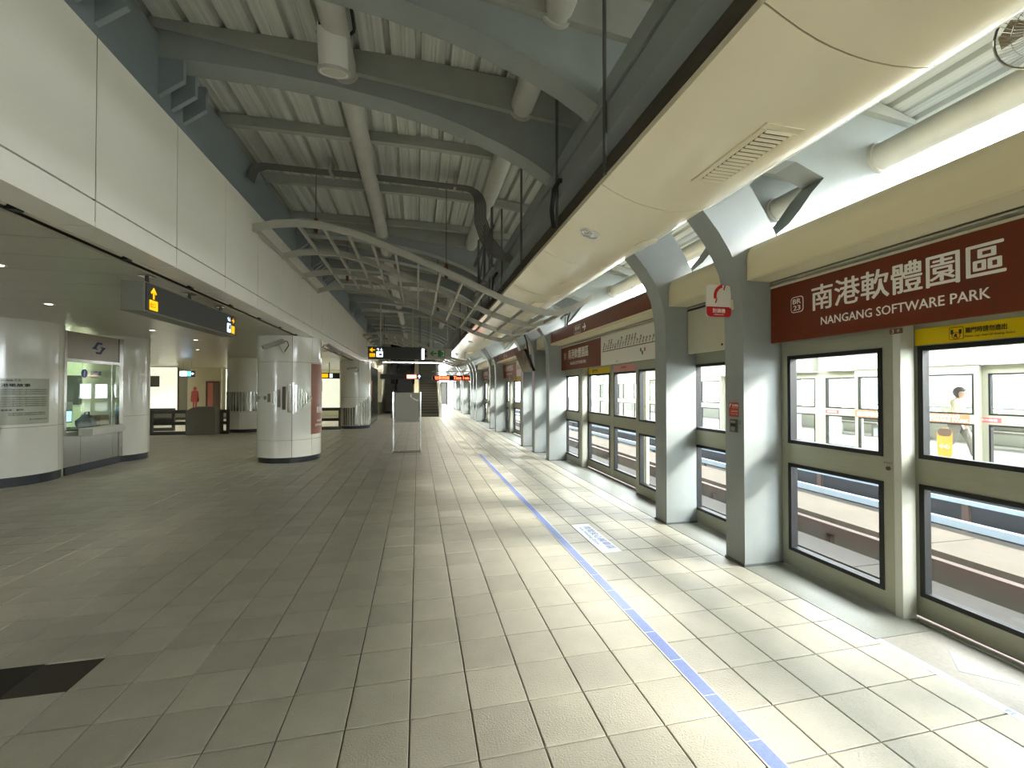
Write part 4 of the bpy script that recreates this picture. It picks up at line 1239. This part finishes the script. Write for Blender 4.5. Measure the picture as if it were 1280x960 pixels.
decal('lift_mark', sign_dark, hs1, (-2.6528, 6.875, 2.505), EAST, [(-.03, -.02), (.03, -.02), (.03, .045), (-.0, .045)], .002)
for yy in (5.15, 6.0, 6.85):
    MB().tube([(-2.76, yy, 2.70), (-2.76, yy, 2.80)], .018, 8).build('hanger_stub', gd_m, hs1)
    MB().box(-2.82, -2.70, yy - .05, yy + .05, 2.788, 2.80).build('ceiling_plate', chrome, hs1)

hs2 = thing('direction_sign', 'wide charcoal overhead sign with yellow arrow before the escalator', 'sign', (-.85, 17, 2.77))
MB().box(-1.86, .13, 17.0, 17.16, 2.78, 3.25).build('case', sign_dark, hs2, bevel=.008)
MB().box(-1.90, -1.862, 16.99, 17.17, 2.77, 3.26).build('end_cap', chrome, hs2)
decal('arrow', sign_yel, hs2, (-1.70, 16.999, 3.12), SOUTH, arrow('left', .20), .003)
decal('exit_mark', sign_yel, hs2, (-1.70, 16.999, 2.92), SOUTH, rect(.20, .13), .003)
text('lettering', '出口', sign_dark, hs2, (-1.70, 16.995, 2.92), SOUTH, w=.16, h=.08, bold=.02)
decal('lift_mark', sign_wht, hs2, (-1.43, 16.999, 2.96), SOUTH, rrect(.24, .22, .02), .003)
decal('lift_mark', sign_dark, hs2, (-1.40, 16.995, 2.95), SOUTH, rect(.10, .07), .003)
text('lettering', '↑↓', sign_wht, hs2, (-1.43, 16.999, 3.14), SOUTH, w=.22, h=.11, bold=.03)
for xx in (-1.4, -.2):
    MB().tube([(xx, 17.08, 3.25), (xx, 17.08, 5.0)], .025, 8).build('hanger', pipe_m, hs2)
hs3 = thing('exit_sign', 'grey emergency exit sign with green running figure', 'exit sign', (.75, 17, 2.80))
MB().box(.36, 1.30, 17.0, 17.14, 2.80, 3.22).build('case', M('exit_case', '#a7a99d', .4), hs3, bevel=.008)
MB().box(.14, .24, 17.0, 17.14, 2.79, 3.2).build('lit_end', emit('lit_white', '#eaf4ff', 1.0), hs3)
MB().box(.24, .36, 17.0, 17.14, 2.80, 3.22).build('lamp_block', M('exit_grey', '#8b8a80', .4), hs3)
for zz in (2.92, 3.10):
    MB().tube([(.30, 17.001, zz), (.30, 16.985, zz)], .045, 14).build('red_lamp', M('lamp_darkred', '#5d1a1c', .3), hs3)
decal('arrow', green_m, hs3, (.58, 16.999, 3.02), SOUTH, arrow('left', .26), .003)
decal('exit_field', green_m, hs3, (.90, 16.999, 3.02), SOUTH, rect(.27, .27), .003)
decal('exit_door', white_m, hs3, (.95, 16.995, 3.02), SOUTH, rect(.11, .23), .002)
run = [(-.03, .09), (.03, .09), (.05, .03), (.09, .01), (.08, -.01), (.03, .01), (.02, -.03), (.05, -.10), (.02, -.11), (-.01, -.05), (-.07, -.10), (-.09, -.08), (-.03, -.01), (-.02, .04), (-.07, .0), (-.08, .02)]
decal('exit_figure', green_m, hs3, (.93, 16.992, 3.0), SOUTH, run, .002)
text('lettering', '出口', M('grey_lettering', '#dfe4e6', .5), hs3, (1.16, 16.998, 2.87), SOUTH, w=.16, h=.07)
for xx in (.5, 1.15):
    MB().tube([(xx, 17.07, 3.22), (xx, 17.07, 4.95)], .022, 8).build('hanger', pipe_m, hs3)
hs4 = thing('direction_sign', 'small low charcoal sign with white arrow before the stairs', 'sign', (-.75, 20, 2.08))
MB().box(-1.66, .17, 20.0, 20.12, 2.09, 2.32).build('case', sign_dark, hs4, bevel=.006)
MB().box(-.50, -.06, 19.992, 20.0, 2.11, 2.29).build('lit_face', emit('sign_orange', '#ff6a4d', 1.0), hs4)
MB().box(-.47, -.09, 19.986, 19.992, 2.14, 2.25).build('lit_strip', emit('sign_warmwhite', '#ffe9dd', 1.6), hs4)
decal('arrow', sign_wht, hs4, (.06, 19.999, 2.205), SOUTH, arrow('up', .18), .003)
for xx in (-1.5, 0.05, .1):
    MB().tube([(xx, 20.06, 2.32), (xx, 20.06, 5.0)], .016, 6).build('hanger', conduit_m, hs4)
led = thing('led_sign', 'red dot matrix train time display hanging over the platform', 'display', (1.4, 18, 2.0))
MB().box(.56, 2.17, 18.0, 18.12, 1.985, 2.215).build('case', M('led_case', '#8e8a80', .4), led, bevel=.02)
MB().box(.60, 2.13, 17.994, 18.0, 2.015, 2.185).build('screen', black_gloss, led)
text('lettering', '往動物園', emit('led_red', '#ff4a2a', 3.0), led, (.98, 17.993, 2.10), SOUTH, w=.58, h=.13, bold=.02)
text('lettering', 'Time', emit('led_red', '#ff4a2a', 3.0), led, (1.62, 17.993, 2.10), SOUTH, w=.32, h=.12, bold=.03)
text('lettering', '3 min', emit('led_red', '#ff4a2a', 3.0), led, (1.97, 17.993, 2.10), SOUTH, w=.25, h=.11, bold=.03)
MB().tube([(.55, 18.06, 2.36), (2.5, 18.06, 2.36)], .02, 8).build('cross_bar', pipe_m, led)
for xx in (.75, 2.0):
    MB().tube([(xx, 18.06, 2.2), (xx, 18.06, 2.37)], .014, 6).build('hanger', pipe_m, led)
MB().tube([(1.95, 18.06, 2.36), (1.95, 18.06, 3.2)], .018, 6).build('hanger', pipe_m, led)
fs = thing('direction_sign', 'far small charcoal sign with yellow mark beyond the brown banner', 'sign', (-3.8, 20, 2.09))
MB().box(-4.35, -3.3, 20, 20.1, 2.09, 2.34).build('case', sign_dark, fs)
decal('exit_mark', sign_yel, fs, (-3.98, 19.999, 2.215), SOUTH, rect(.26, .16), .003)
decal('lift_mark', sign_wht, fs, (-3.72, 19.999, 2.215), SOUTH, rrect(.12, .18, .02), .003)
MB().tube([(-3.8, 20.05, 2.34), (-3.8, 20.05, 2.8)], .016, 6).build('hanger', conduit_m, fs)

# ================================================================== CCTV CAMERAS
def cctv(base, aim, L, label, wallpt):
    t = thing('security_camera', label, 'camera', base, 'security cameras on the columns')
    p = Vector(base); d = Vector(aim).normalized(); sd = d.cross(Vector((0, 0, 1))).normalized(); up = sd.cross(d)
    MB().obox(p, d * L / 2, sd * .045, up * .042).build('body', M('camera_grey', '#8e8b7e', .4), t, bevel=.008)
    MB().obox(p + up * .052 + d * .03, d * (L / 2 + .02), sd * .055, up * .008).build('sun_shield', M('camera_pale', '#bdb9aa', .4), t)
    MB().tube([p + d * L / 2, p + d * (L / 2 + .012)], .032, 12).build('lens', black_gloss, t)
    w = Vector(wallpt)
    q = p - d * L * .25 - up * .04
    MB().tube([q, q - up * .07, (q + w) / 2 - up * .08, w], .018, 8).build('bracket', M('camera_pale', '#bdb9aa', .4), t, smooth=True)
    MB().tube([p - d * L / 2, p - d * (L / 2 + .06) - up * .03, p - d * (L / 2 + .05) - up * .12, w], .010, 6).build('cable', cable_m, t, smooth=True)
    MB().obox(w, sd * .05, d * .01, up * .05).build('wall_plate', M('camera_pale', '#bdb9aa', .4), t)
cctv((-3.02, 10.02, 2.58), (-1, -.25, -.42), .42, 'pale security camera on the near face of the zigzag column', (-2.85, 10.15, 2.42))
cctv((-2.15, 11.9, 2.66), (.75, .25, -.5), .40, 'dark security camera behind the brown banner pointing to the platform', (-2.36, 11.45, 2.62))
cctv((-2.6, 18.25, 2.47), (-1, -.3, -.12), .36, 'small security camera on the ribbed skirt column', (-2.42, 18.44, 2.36))

# ================================================================== EASEL BOARD
ez = thing('notice_easel', 'grey notice board in a chrome frame standing on the platform', 'notice board', (-.27, 11.2, 0))
for xx in (-.605, .065):
    MB().tube([(xx, 11.2, .03), (xx, 11.2, 1.545)], .022, 10).build('upright', chrome, ez, smooth=True)
    MB().tube([(xx, 11.05, .025), (xx, 11.55, .025)], .022, 10).build('foot', chrome, ez, smooth=True)
    MB().tube([(xx, 11.24, 1.4), (xx, 11.52, .03)], .015, 8).build('rear_leg', chrome, ez, smooth=True)
MB().tube([(-.605, 11.08, .05), (.065, 11.08, .05)], .024, 10).build('base_bar', chrome, ez, smooth=True)
MB().box(-.57, .03, 11.19, 11.21, .80, 1.52).build('board', M('board_grey', '#9a978c', .5), ez)
MB().box(-.59, .05, 11.185, 11.215, .775, .80).build('lower_edge', chrome, ez)
MB().box(-.59, .05, 11.185, 11.215, 1.52, 1.535).build('upper_edge', chrome, ez)
decal('tape', white_m, ez, (-.09, 11.188, 1.41), SOUTH, [(-.10, .08), (-.07, .09), (-.06, .0), (.08, -.06), (.10, -.03), (.09, -.10), (-.02, -.05), (-.10, .02)], .002)

# ================================================================== LIFT, ESCALATOR, STAIRS
lf = thing('lift_shaft', 'stainless lift shaft behind the ribbed skirt column', 'lift', (-2.6, 21.3, 0))
MB().box(-3.3, -2.08, 19.75, 23.5, 0, .12).build('plinth', dark_m, lf)
for k in range(5):
    y0 = 19.75 + .75 * k
    MB().box(-3.3, -2.06, y0 + .004, y0 + .746, .12, 2.65).build('wall_panel', inox, lf)
MB().box(-2.06, -2.045, 20.1, 20.4, 1.1, 2.0).build('poster', M('poster_orange', '#c0703f', .4), lf)
MB().box(-2.06, -2.045, 20.9, 21.0, 1.3, 1.5).build('call_panel', dark_m, lf)
stm = M('stair_tread', '#4a473e', .6)
stairs = thing('staircase', 'dark staircase with white side walls climbing at the far end', 'stairs', (.6, 26.5, 0))
for k in range(13):
    MB().box(.05, 1.22, 25.7 + .30 * k, 25.7 + .30 * (k + 1) + (0 if k < 12 else 2.0), 0, .16 * (k + 1)).build('step', stm, stairs)
    MB().box(.05, 1.22, 25.695 + .30 * k, 25.70 + .30 * k, .16 * k + .13, .16 * (k + 1)).build('nosing', M('nosing_pale', '#77735f', .5), stairs)
side = [(25.4, 0), (33, 0), (33, 5.0), (31.5, 4.6), (26.0, 1.1), (25.4, 1.0)]
MB().prism(side, 'x', -.22, .05).build('divider', M('cream_side', '#cfc7a4', .35), stairs)
side2 = [(25.4, 0), (33, 0), (33, 4.9), (31.8, 4.4), (26.0, .95), (25.4, .85)]
MB().prism(side2, 'x', 1.22, 1.38).build('side_wall', white_m, stairs)
MB().tube([(1.19, 25.4, .9), (1.19, 26.0, .98), (1.19, 31.6, 4.1)], .03, 8).build('handrail', chrome, stairs, smooth=True)
MB().tube([(.09, 25.4, .9), (.09, 26.0, .98), (.09, 31.6, 4.1)], .03, 8).build('handrail', chrome, stairs, smooth=True)
MB().box(.05, 1.22, 31.5, 31.6, 2.0, 5.0).build('landing_wall', M('landing_grey', '#8a8a7c', .4), stairs)
for k in range(5):
    MB().box(.05, 1.22, 31.48, 31.5, 2.45 + .5 * k, 2.46 + .5 * k).build('wall_joint', dark_m, stairs)
es = thing('escalator', 'dark escalator with glass sides left of the staircase', 'escalator', (-.9, 26.5, 0))
for k in range(16):
    MB().box(-1.30, -.42, 25.3 + .38 * k, 25.3 + .38 * (k + 1) + .02, max(0, .21 * k - .3), .05 + .21 * k).build('step', M('escalator_step', '#232320', .5), es)
for xx, nm in ((-1.42, 'l'), (-.34, 'r')):
    MB().prism([(25.0, .2), (31.4, 3.5), (31.4, 4.35), (26.2, 1.05), (25.0, .95)], 'x', xx, xx + .03).build('balustrade', M('balustrade_dark', '#2b2c2a', .15), es)
    MB().tube([(xx + .015, 24.9, .75), (xx + .015, 24.95, .93), (xx + .015, 25.1, .97), (xx + .015, 26.2, 1.07), (xx + .015, 31.4, 4.37)], .035, 8).build('handrail', black_m, es, smooth=True)
    MB().prism([(24.9, 0), (31.4, 0), (31.4, 3.55), (25.9, .42), (24.9, .25)], 'x', xx - .08, xx - .005 if nm == 'l' else xx - .002).build('skirt', inox, es)
MB().prism([(25.2, .9), (31.4, 4.0), (31.4, 5.0), (25.2, 2.6)], 'x', -2.36, -2.0).build('side_cladding', M('cream_gloss', '#d6d2bd', .2), es)
MB().box(-1.9, -.22, 31.6, 31.7, 2.0, 5.0).build('dark_opening', black_gloss, es)  # black sheet standing in for the unlit void at the top
struct(MB().box(-2.5, 1.4, 33.0, 33.2, 0, 5.1).build('wall_stairs', backwall_m)).name = 'wall_end'
eg = thing('end_gate', 'dark tall gate frame at the far end of the platform', 'gate', (2.6, 44, 0))
for xx in (2.2, 2.85):
    MB().box(xx, xx + .12, 44, 44.12, 0, 2.3).build('post', black_m, eg)
MB().box(2.2, 2.97, 44, 44.12, 2.3, 2.4).build('lintel', black_m, eg)
MB().box(2.32, 2.85, 44.03, 44.08, .1, 2.3).build('panel', M('gate_panel', '#4b4c48', .5), eg)

# ================================================================== TRACKS
XM = 14.0
bed = setting('floor_trackway', (7, 15, -1.3)); bed.name = 'floor_track'; ORG['floor_track'] = Vector((7, 15, -1.3))
MB().box(3.45, 10.55, -14, 60, -1.5, -1.25).build('track_bed', bed_m, bed)
MB().box(3.42, 3.5, -14, 60, -1.25, -.01).build('edge_wall', M('edge_wall', '#6b6a64', .8), bed)
MB().box(10.5, 10.58, -14, 60, -1.25, -.05).build('edge_wall', M('edge_wall_far', '#25282c', .8, 0, .2, 2), bed)
rails = (('pale concrete running pad of the near track beside the doors', 4.35, 4.95, -1.25, -.95, pad_m), ('pale concrete running pad of the near track, middle side', 6.15, 6.75, -1.25, -.95, pad_m),
         ('broad pale concrete walkway between the two tracks', 7.35, 8.55, -1.25, -.72, M('walkway_concrete', '#574f44', .85, 0, .1, 3)),
         ('concrete running pad of the far track', 9.3, 9.85, -1.25, -1.0, pad_m))
for lab, a, b, z0, z1, m in rails:
    t = thing('track_slab', lab, 'track slab', ((a + b) / 2, 15, z0), 'concrete slabs of the track')
    for k in range(12):
        MB().box(a, b, -13 + 6 * k + .01, -13 + 6 * k + 5.99, z0, z1).build('slab_block', m, t)
for lab, xx, z0, z1, m in (('dark guide rail beside the near running pad', 5.25, -1.0, -.80, railb), ('brown guide rail along the walkway', 6.95, -.86, -.70, railb),
                          ('white power rail beyond the walkway', 8.95, -.72, -.60, railw), ('thin white rail on the far platform side', 10.1, -.55, -.48, railw), ('thin white conduit along the near running pad', 5.75, -1.0, -.93, railw)):
    t = thing('guide_rail', lab, 'rail', (xx, 15, z0), 'rails along the track')
    MB().box(xx - .06, xx + .06, -13, 58, z0, z1).build('rail_bar', m, t)
    for k in range(12):
        MB().box(xx - .04, xx + .04, -6 + 3 * k, -5.9 + 3 * k, -1.25, z0).build('rail_stand', railb, t)

# ================================================================== OPPOSITE PLATFORM
opf = setting('floor_far', (13.5, 15, -.3))
MB().box(10.55, 16.9, -14, 60, -.30, 0).build('platform_slab', M('far_floor', '#6f6c62', .5, 0, .06, 2), opf)
oc = setting('ceiling_far', (12, 15, 5))
for ch in [c for c in ceiling.children]:
    c = ch.copy(); COL.objects.link(c); c.parent = oc
    c.location = (XM - ch.location.x - 12, ch.location.y - 15, ch.location.z - 5); c.scale = (-1, 1, 1)
def mirror(o, label, dy=0.0):
    c = copy_tree(o); c.location = (XM - o.location.x, o.location.y + dy, o.location.z); c.scale = (-1, 1, 1)
    c['label'] = label
    if 'group' in c: c['group'] = 'far platform: ' + c['group']
    return c
allf = sorted([o for o in COL.objects if o.name.startswith('portal_frame') and o.parent is None], key=lambda q: q.location.y)
k = 0
for o in allf:
    if o.location.y < 26:
        k += 1
        mirror(o, '%s grey frame of the opposite platform, seen through the glass' % ORD[k - 1])
k = j = 0
for o in sorted([q for q in COL.objects if q.parent is None and (q.name.startswith('screen_panel') or q.name.startswith('sliding_door') or q.name.startswith('header_box'))], key=lambda q: q.location.y):
    if o.location.y > 24: continue
    k += 1
    kind = {'s': 'screen panel', 'l': 'sliding door', 'h': 'header box'}['h' if o.name[0] == 'h' else ('s' if o.name[1] == 'c' else 'l')]
    j = sum(1 for q in COL.objects if q.get('label', '').startswith('far platform') and kind in q['label'])
    c = mirror(o, 'far platform %s, number %s from the camera across the tracks' % (kind, (ORD + ['twenty-first', 'twenty-second', 'twenty-third', 'twenty-fourth', 'twenty-fifth'])[j].replace('nearest', 'one')))
    for ch in list(c.children):
        if ch.name.split('.')[0] in ('lettering', 'sticker', 'pictogram', 'brown_film'):
            for g_ in list(ch.children):
                bpy.data.objects.remove(g_)
            bpy.data.objects.remove(ch)
# signs stuck on the far screens
XO = XM - XF - .061
XD = 10.474
bs1 = thing('brown_sticker', 'small brown station name sticker on the far screen doors', 'sticker', (XD, 8.0, .93))
decal('film', M('sticker_brown', '#a5714f', .4), bs1, (XD, 7.95, 1.03), WEST, rect(.95, .17), .003)
text('lettering', '南港軟體園區', white_txt, bs1, (XD - .004, 7.95, 1.03), WEST, w=.85, h=.11, bold=.02)
bs2 = thing('brown_sticker', 'small brown sticker with Latin station name behind the walking person', 'sticker', (XD, 6.6, .93))
decal('film', M('sticker_brown', '#a5714f', .4), bs2, (XD, 6.68, 1.035), WEST, rect(.95, .178), .003)
text('lettering', 'NANGANG', white_txt, bs2, (XD - .004, 6.66, 1.075), WEST, w=.6, h=.06, bold=.02)
text('lettering', 'SOFTWARE PARK', white_txt, bs2, (XD - .004, 6.64, .995), WEST, w=.85, h=.06, bold=.02)
for yy, lab in ((9.15, 'red warning strip on the far screen panel'), (6.0, 'red warning strip right of the brown sticker on the far screens')):
    t = thing('red_strip', lab, 'sticker', (XO, yy, .98))
    decal('film', M('strip_red', '#d8545a', .4), t, (XO, yy, 1.03), WEST, rect(.36, .09), .003)
    text('lettering', '請勿倚靠', white_txt, t, (XO - .004, yy, 1.03), WEST, w=.26, h=.05)
os_ = thing('orange_notice', 'orange and black oval notice on the far screen below the brown sticker', 'sticker', (XD, 6.62, .2))
decal('film', M('notice_orange', '#e08236', .4), os_, (XD + .013, 6.62, .52), WEST, rrect(.26, .62, .12), .003)
decal('cap', M('notice_cap', '#55483a', .4), os_, (XD + .010, 6.62, .74), WEST, rrect(.24, .16, .07), .002)
text('lettering', '小心', white_txt, os_, (XD + .009, 6.62, .46), WEST, w=.18, h=.09)
# far parapet, railing and benches
pw = setting('wall_parapet', (16.6, 15, 0)); pw.name = 'wall_far_right'; ORG['wall_far_right'] = Vector((16.6, 15, 0))
MB().box(16.5, 16.7, -14, 60, 0, .75).build('parapet', M('parapet', '#b9bbb2', .7), pw)
MB().tube([(16.6, -14, 1.05), (16.6, 60, 1.05)], .03, 8).build('top_rail', steel_paint, pw)
for k in range(30):
    MB().box(16.57, 16.63, -8 + 2 * k, -7.94 + 2 * k, .75, 1.05).build('rail_post', steel_paint, pw)
for k, yy in enumerate((8.2, 12.5, 18.0)):
    b_ = thing('bench', '%s grey bench on the opposite platform' % ('nearest', 'middle', 'farthest')[k], 'bench', (15.6, yy, 0), 'benches on the opposite platform')
    MB().box(15.35, 15.85, yy - .9, yy + .9, .40, .46).build('seat', grey_m, b_)
    MB().box(15.82, 15.88, yy - .9, yy + .9, .46, .85).build('backrest', grey_m, b_)
    for q in (-.7, .7):
        MB().box(15.4, 15.8, yy + q - .03, yy + q + .03, 0, .40).build('leg', steel_paint, b_)

# city beyond
gr = struct(MB().box(16, 260, -120, 220, -8.2, -8.0).build('ground', M('city_ground', '#8d9484', .9, 0, .2, .05)))
blds = [(34, 46, -2, 16, 13, '#d9d6cc', 'cream office block across the street, nearest to the right edge'), (40, 58, 18, 38, 22, '#cfd3d6', 'pale grey office tower behind the far platform'),
        (38, 55, 42, 64, 16, '#dad3c6', 'beige office block farther along the street'), (60, 80, 66, 96, 26, '#c9cfd4', 'tall bluish office tower far along the line'),
        (30, 44, -34, -8, 18, '#d6d2ca', 'pale office block behind the camera side of the street')]
winm = M('far_window', '#7f97a6', .15)
for x0, x1, y0, y1, h, c_, lab in blds:
    t = thing('office_building', lab, 'building', ((x0 + x1) / 2, (y0 + y1) / 2, -8), 'office buildings beyond the far platform')
    MB().box(x0, x1, y0, y1, -8, h - 8).build('wall', M('bld' + c_, c_, .7), t)
    MB().box(x0 - .2, x1 + .2, y0 - .2, y1 + .2, h - 8, h - 7.5).build('roof', grey_m, t)
    nz = int(h / 3.4); ny = int((y1 - y0) / 3.2)
    for a in range(nz):
        for b in range(ny):
            yy = y0 + (y1 - y0) * (b + .5) / ny; zz = -8 + h * (a + .55) / nz
            MB().box(x0 - .06, x0 + .02, yy - 1.1, yy + 1.1, zz - .8, zz + .8).build('window', winm, t)
leafm = M('tree_leaf', '#6f8a52', .7, 0, .3, 1.5)
for k, (x_, y_, h_) in enumerate(((24, 4.5, 10.5), (23, 9.5, 9.5), (25, 15, 10), (24, 22, 9.5), (24, -2, 10))):
    t = thing('street_tree', '%s leafy street tree beyond the far platform parapet' % ORD[k], 'tree', (x_, y_, -8), 'street trees beyond the far platform')
    MB().tube([(x_, y_, -8), (x_ + .1, y_, -4), (x_, y_ + .1, -8 + h_ * .7)], .22, 8, r2=.08).build('trunk', M('bark', '#5d5044', .9), t, smooth=True)
    rnd = random.Random(k)
    cr = MB()
    for q in range(420):
        th, ph = rnd.uniform(0, 2 * PI), math.acos(rnd.uniform(-1, 1)); rr = 2.1 * rnd.uniform(.55, 1.0)
        c_ = Vector((x_ + rr * math.sin(ph) * math.cos(th), y_ + rr * math.sin(ph) * math.sin(th), -8 + h_ * .78 + rr * .85 * math.cos(ph)))
        ax = Vector((rnd.uniform(-1, 1), rnd.uniform(-1, 1), rnd.uniform(-1, 1))).normalized(); bx_ = ax.orthogonal().normalized()
        cr.add([c_ - ax * .28, c_ + bx_ * .14, c_ + ax * .28, c_ - bx_ * .14], [(0, 1, 2, 3)])
    o_ = cr.build('crown', leafm, t); o_['kind'] = 'stuff'

# ================================================================== PERSON ON THE FAR PLATFORM
def skin_mesh(name, verts, edges, radii, mat, parent, root=0, sub=2):
    me = bpy.data.meshes.new(name)
    og = origin_of(parent) if parent else Vector((0, 0, 0))
    me.from_pydata([tuple(Vector(p) - og) for p in verts], edges, [])
    o = bpy.data.objects.new(name, me); COL.objects.link(o)
    sk = o.modifiers.new('skin', 'SKIN'); sk.use_smooth_shade = True
    for i, r in enumerate(radii):
        d_ = me.skin_vertices[0].data[i]
        d_.radius = (r, r) if not isinstance(r, tuple) else r
        d_.use_root = (i == root)
    sb = o.modifiers.new('sub', 'SUBSURF'); sb.levels = sub; sb.render_levels = sub
    me.materials.append(mat)
    if parent: o.parent = parent
    ORG[o.name] = og
    return o
px_, py_ = 11.9, 7.25
pe = thing('person', 'person with dark hair in a pale jacket walking on the opposite platform', 'person', (px_, py_, 0))
def P(x, y, z): return (px_ + x, py_ + y, z)
bv = [P(0, 0, .86), P(0, 0, 1.05), P(0, -.01, 1.25), P(0, -.01, 1.36), P(0, -.02, 1.43), P(0, -.05, 1.50), P(0, -.05, 1.58),
      P(.09, 0, .84), P(.09, -.16, .48), P(.09, -.24, .09), P(.09, -.36, .04),
      P(-.09, 0, .84), P(-.09, .06, .47), P(-.09, .28, .12), P(-.09, .18, .04),
      P(.17, -.01, 1.33), P(.21, .10, 1.08), P(.20, .06, .86), P(.20, .03, .78),
      P(-.17, -.01, 1.33), P(-.21, -.08, 1.09), P(-.19, -.20, .92), P(-.185, -.26, .87)]
be = [(0, 1), (1, 2), (2, 3), (3, 4), (4, 5), (5, 6), (0, 7), (7, 8), (8, 9), (9, 10), (0, 11), (11, 12), (12, 13), (13, 14), (3, 15), (15, 16), (16, 17), (17, 18), (3, 19), (19, 20), (20, 21), (21, 22)]
br = [.12, .105, .115, .09, .05, .085, .085, .085, .06, .038, .035, .085, .06, .038, .035, .05, .042, .032, .026, .05, .042, .032, .026]
skin_mesh('body', bv, be, br, M('skin_tone', '#c9a488', .6), pe)
jv = [P(0, 0, .80), P(0, 0, 1.02), P(0, -.01, 1.24), P(0, -.01, 1.36), P(.17, -.01, 1.335), P(.215, .10, 1.08), P(.20, .06, .88), P(-.17, -.01, 1.335), P(-.215, -.08, 1.09), P(-.195, -.20, .93)]
je = [(0, 1), (1, 2), (2, 3), (3, 4), (4, 5), (5, 6), (3, 7), (7, 8), (8, 9)]
skin_mesh('jacket', jv, je, [.15, .125, .135, .105, .062, .054, .046, .062, .054, .046], M('jacket_pale', '#cfc6b2', .8), pe)
tv_ = [P(0, 0, .86), P(.09, 0, .80), P(.09, -.16, .48), P(.09, -.235, .12), P(-.09, 0, .80), P(-.09, .06, .47), P(-.09, .27, .15)]
skin_mesh('trousers', tv_, [(0, 1), (1, 2), (2, 3), (0, 4), (4, 5), (5, 6)], [.13, .10, .075, .062, .10, .075, .062], M('trouser_grey', '#77746c', .8), pe)

hb = bmesh.new(); bmesh.ops.create_uvsphere(hb, u_segments=16, v_segments=10, radius=.118)
for v_ in hb.verts:
    if v_.co.y < -.02 and v_.co.z < .035: v_.co.y = -.02 + (v_.co.y + .02) * .1
    if v_.co.z < 0: v_.co.z *= 1.3
hm_ = bpy.data.meshes.new('hair'); hb.to_mesh(hm_); hb.free(); hm_.materials.append(M('hair_dark', '#2a2320', .5))
for p_ in hm_.polygons: p_.use_smooth = True
ho = bpy.data.objects.new('hair', hm_); COL.objects.link(ho); ho.parent = pe; ho.location = (0, -.03, 1.565)
nose = MB().tube([P(0, -.13, 1.55), P(0, -.155, 1.525)], .014, 6, r2=.017).build('nose', M('skin_tone', '#c9a488', .6), pe, smooth=True)
for s_ in (-1, 1):
    MB().tube([P(s_ * .035, -.124, 1.562), P(s_ * .035, -.132, 1.562)], .011, 8).build('eye', black_m, pe)
MB().box(px_ - .025, px_ + .025, py_ - .134, py_ - .122, 1.478, 1.487).build('mouth', M('lip', '#9c5a50', .6), pe)
for s_ in (-1, 1):
    for q in range(5):
        hx, hy, hz = (.20, .03, .78) if s_ > 0 else (-.185, -.26, .87)
        dx = (q - 2) * .012
        if q == 0:
            pth = [P(hx, hy - .015, hz), P(hx - s_ * .01, hy - .045, hz - .02), P(hx - s_ * .012, hy - .055, hz - .05)]
        else:
            pth = [P(hx, hy + dx, hz - .01), P(hx, hy + dx * 1.3, hz - .06), P(hx - s_ * .012, hy + dx * 1.3 - .005, hz - .095 - (.008 if q == 2 else 0))]
        MB().tube(pth, .009, 6, r2=.007).build('finger', M('skin_tone', '#c9a488', .6), pe, smooth=True)

# added lamp: brightens the stairs, stands in for a lit ceiling edge
for k, (yy, zz) in enumerate(((25.9, 3.20),)):
    t = thing('linear_lamp', ('long added fill lamp across the foot of the escalator', 'long added fill lamp high above the escalator')[k], 'lamp', (-.3, yy, zz))
    MB().box(-2.0, 1.3, yy - .06, yy + .06, zz, zz + .08).build('housing', white_m, t)
    MB().box(-1.98, 1.28, yy - .05, yy + .05, zz - .012, zz).build('diffuser', emit('linear_lamp_glow', '#fffaf0', 22.0), t)
    for xx in (-1.6, .9):
        MB().tube([(xx, yy, zz + .08), (xx, yy, 5.05)], .012, 6).build('hanger', conduit_m, t)
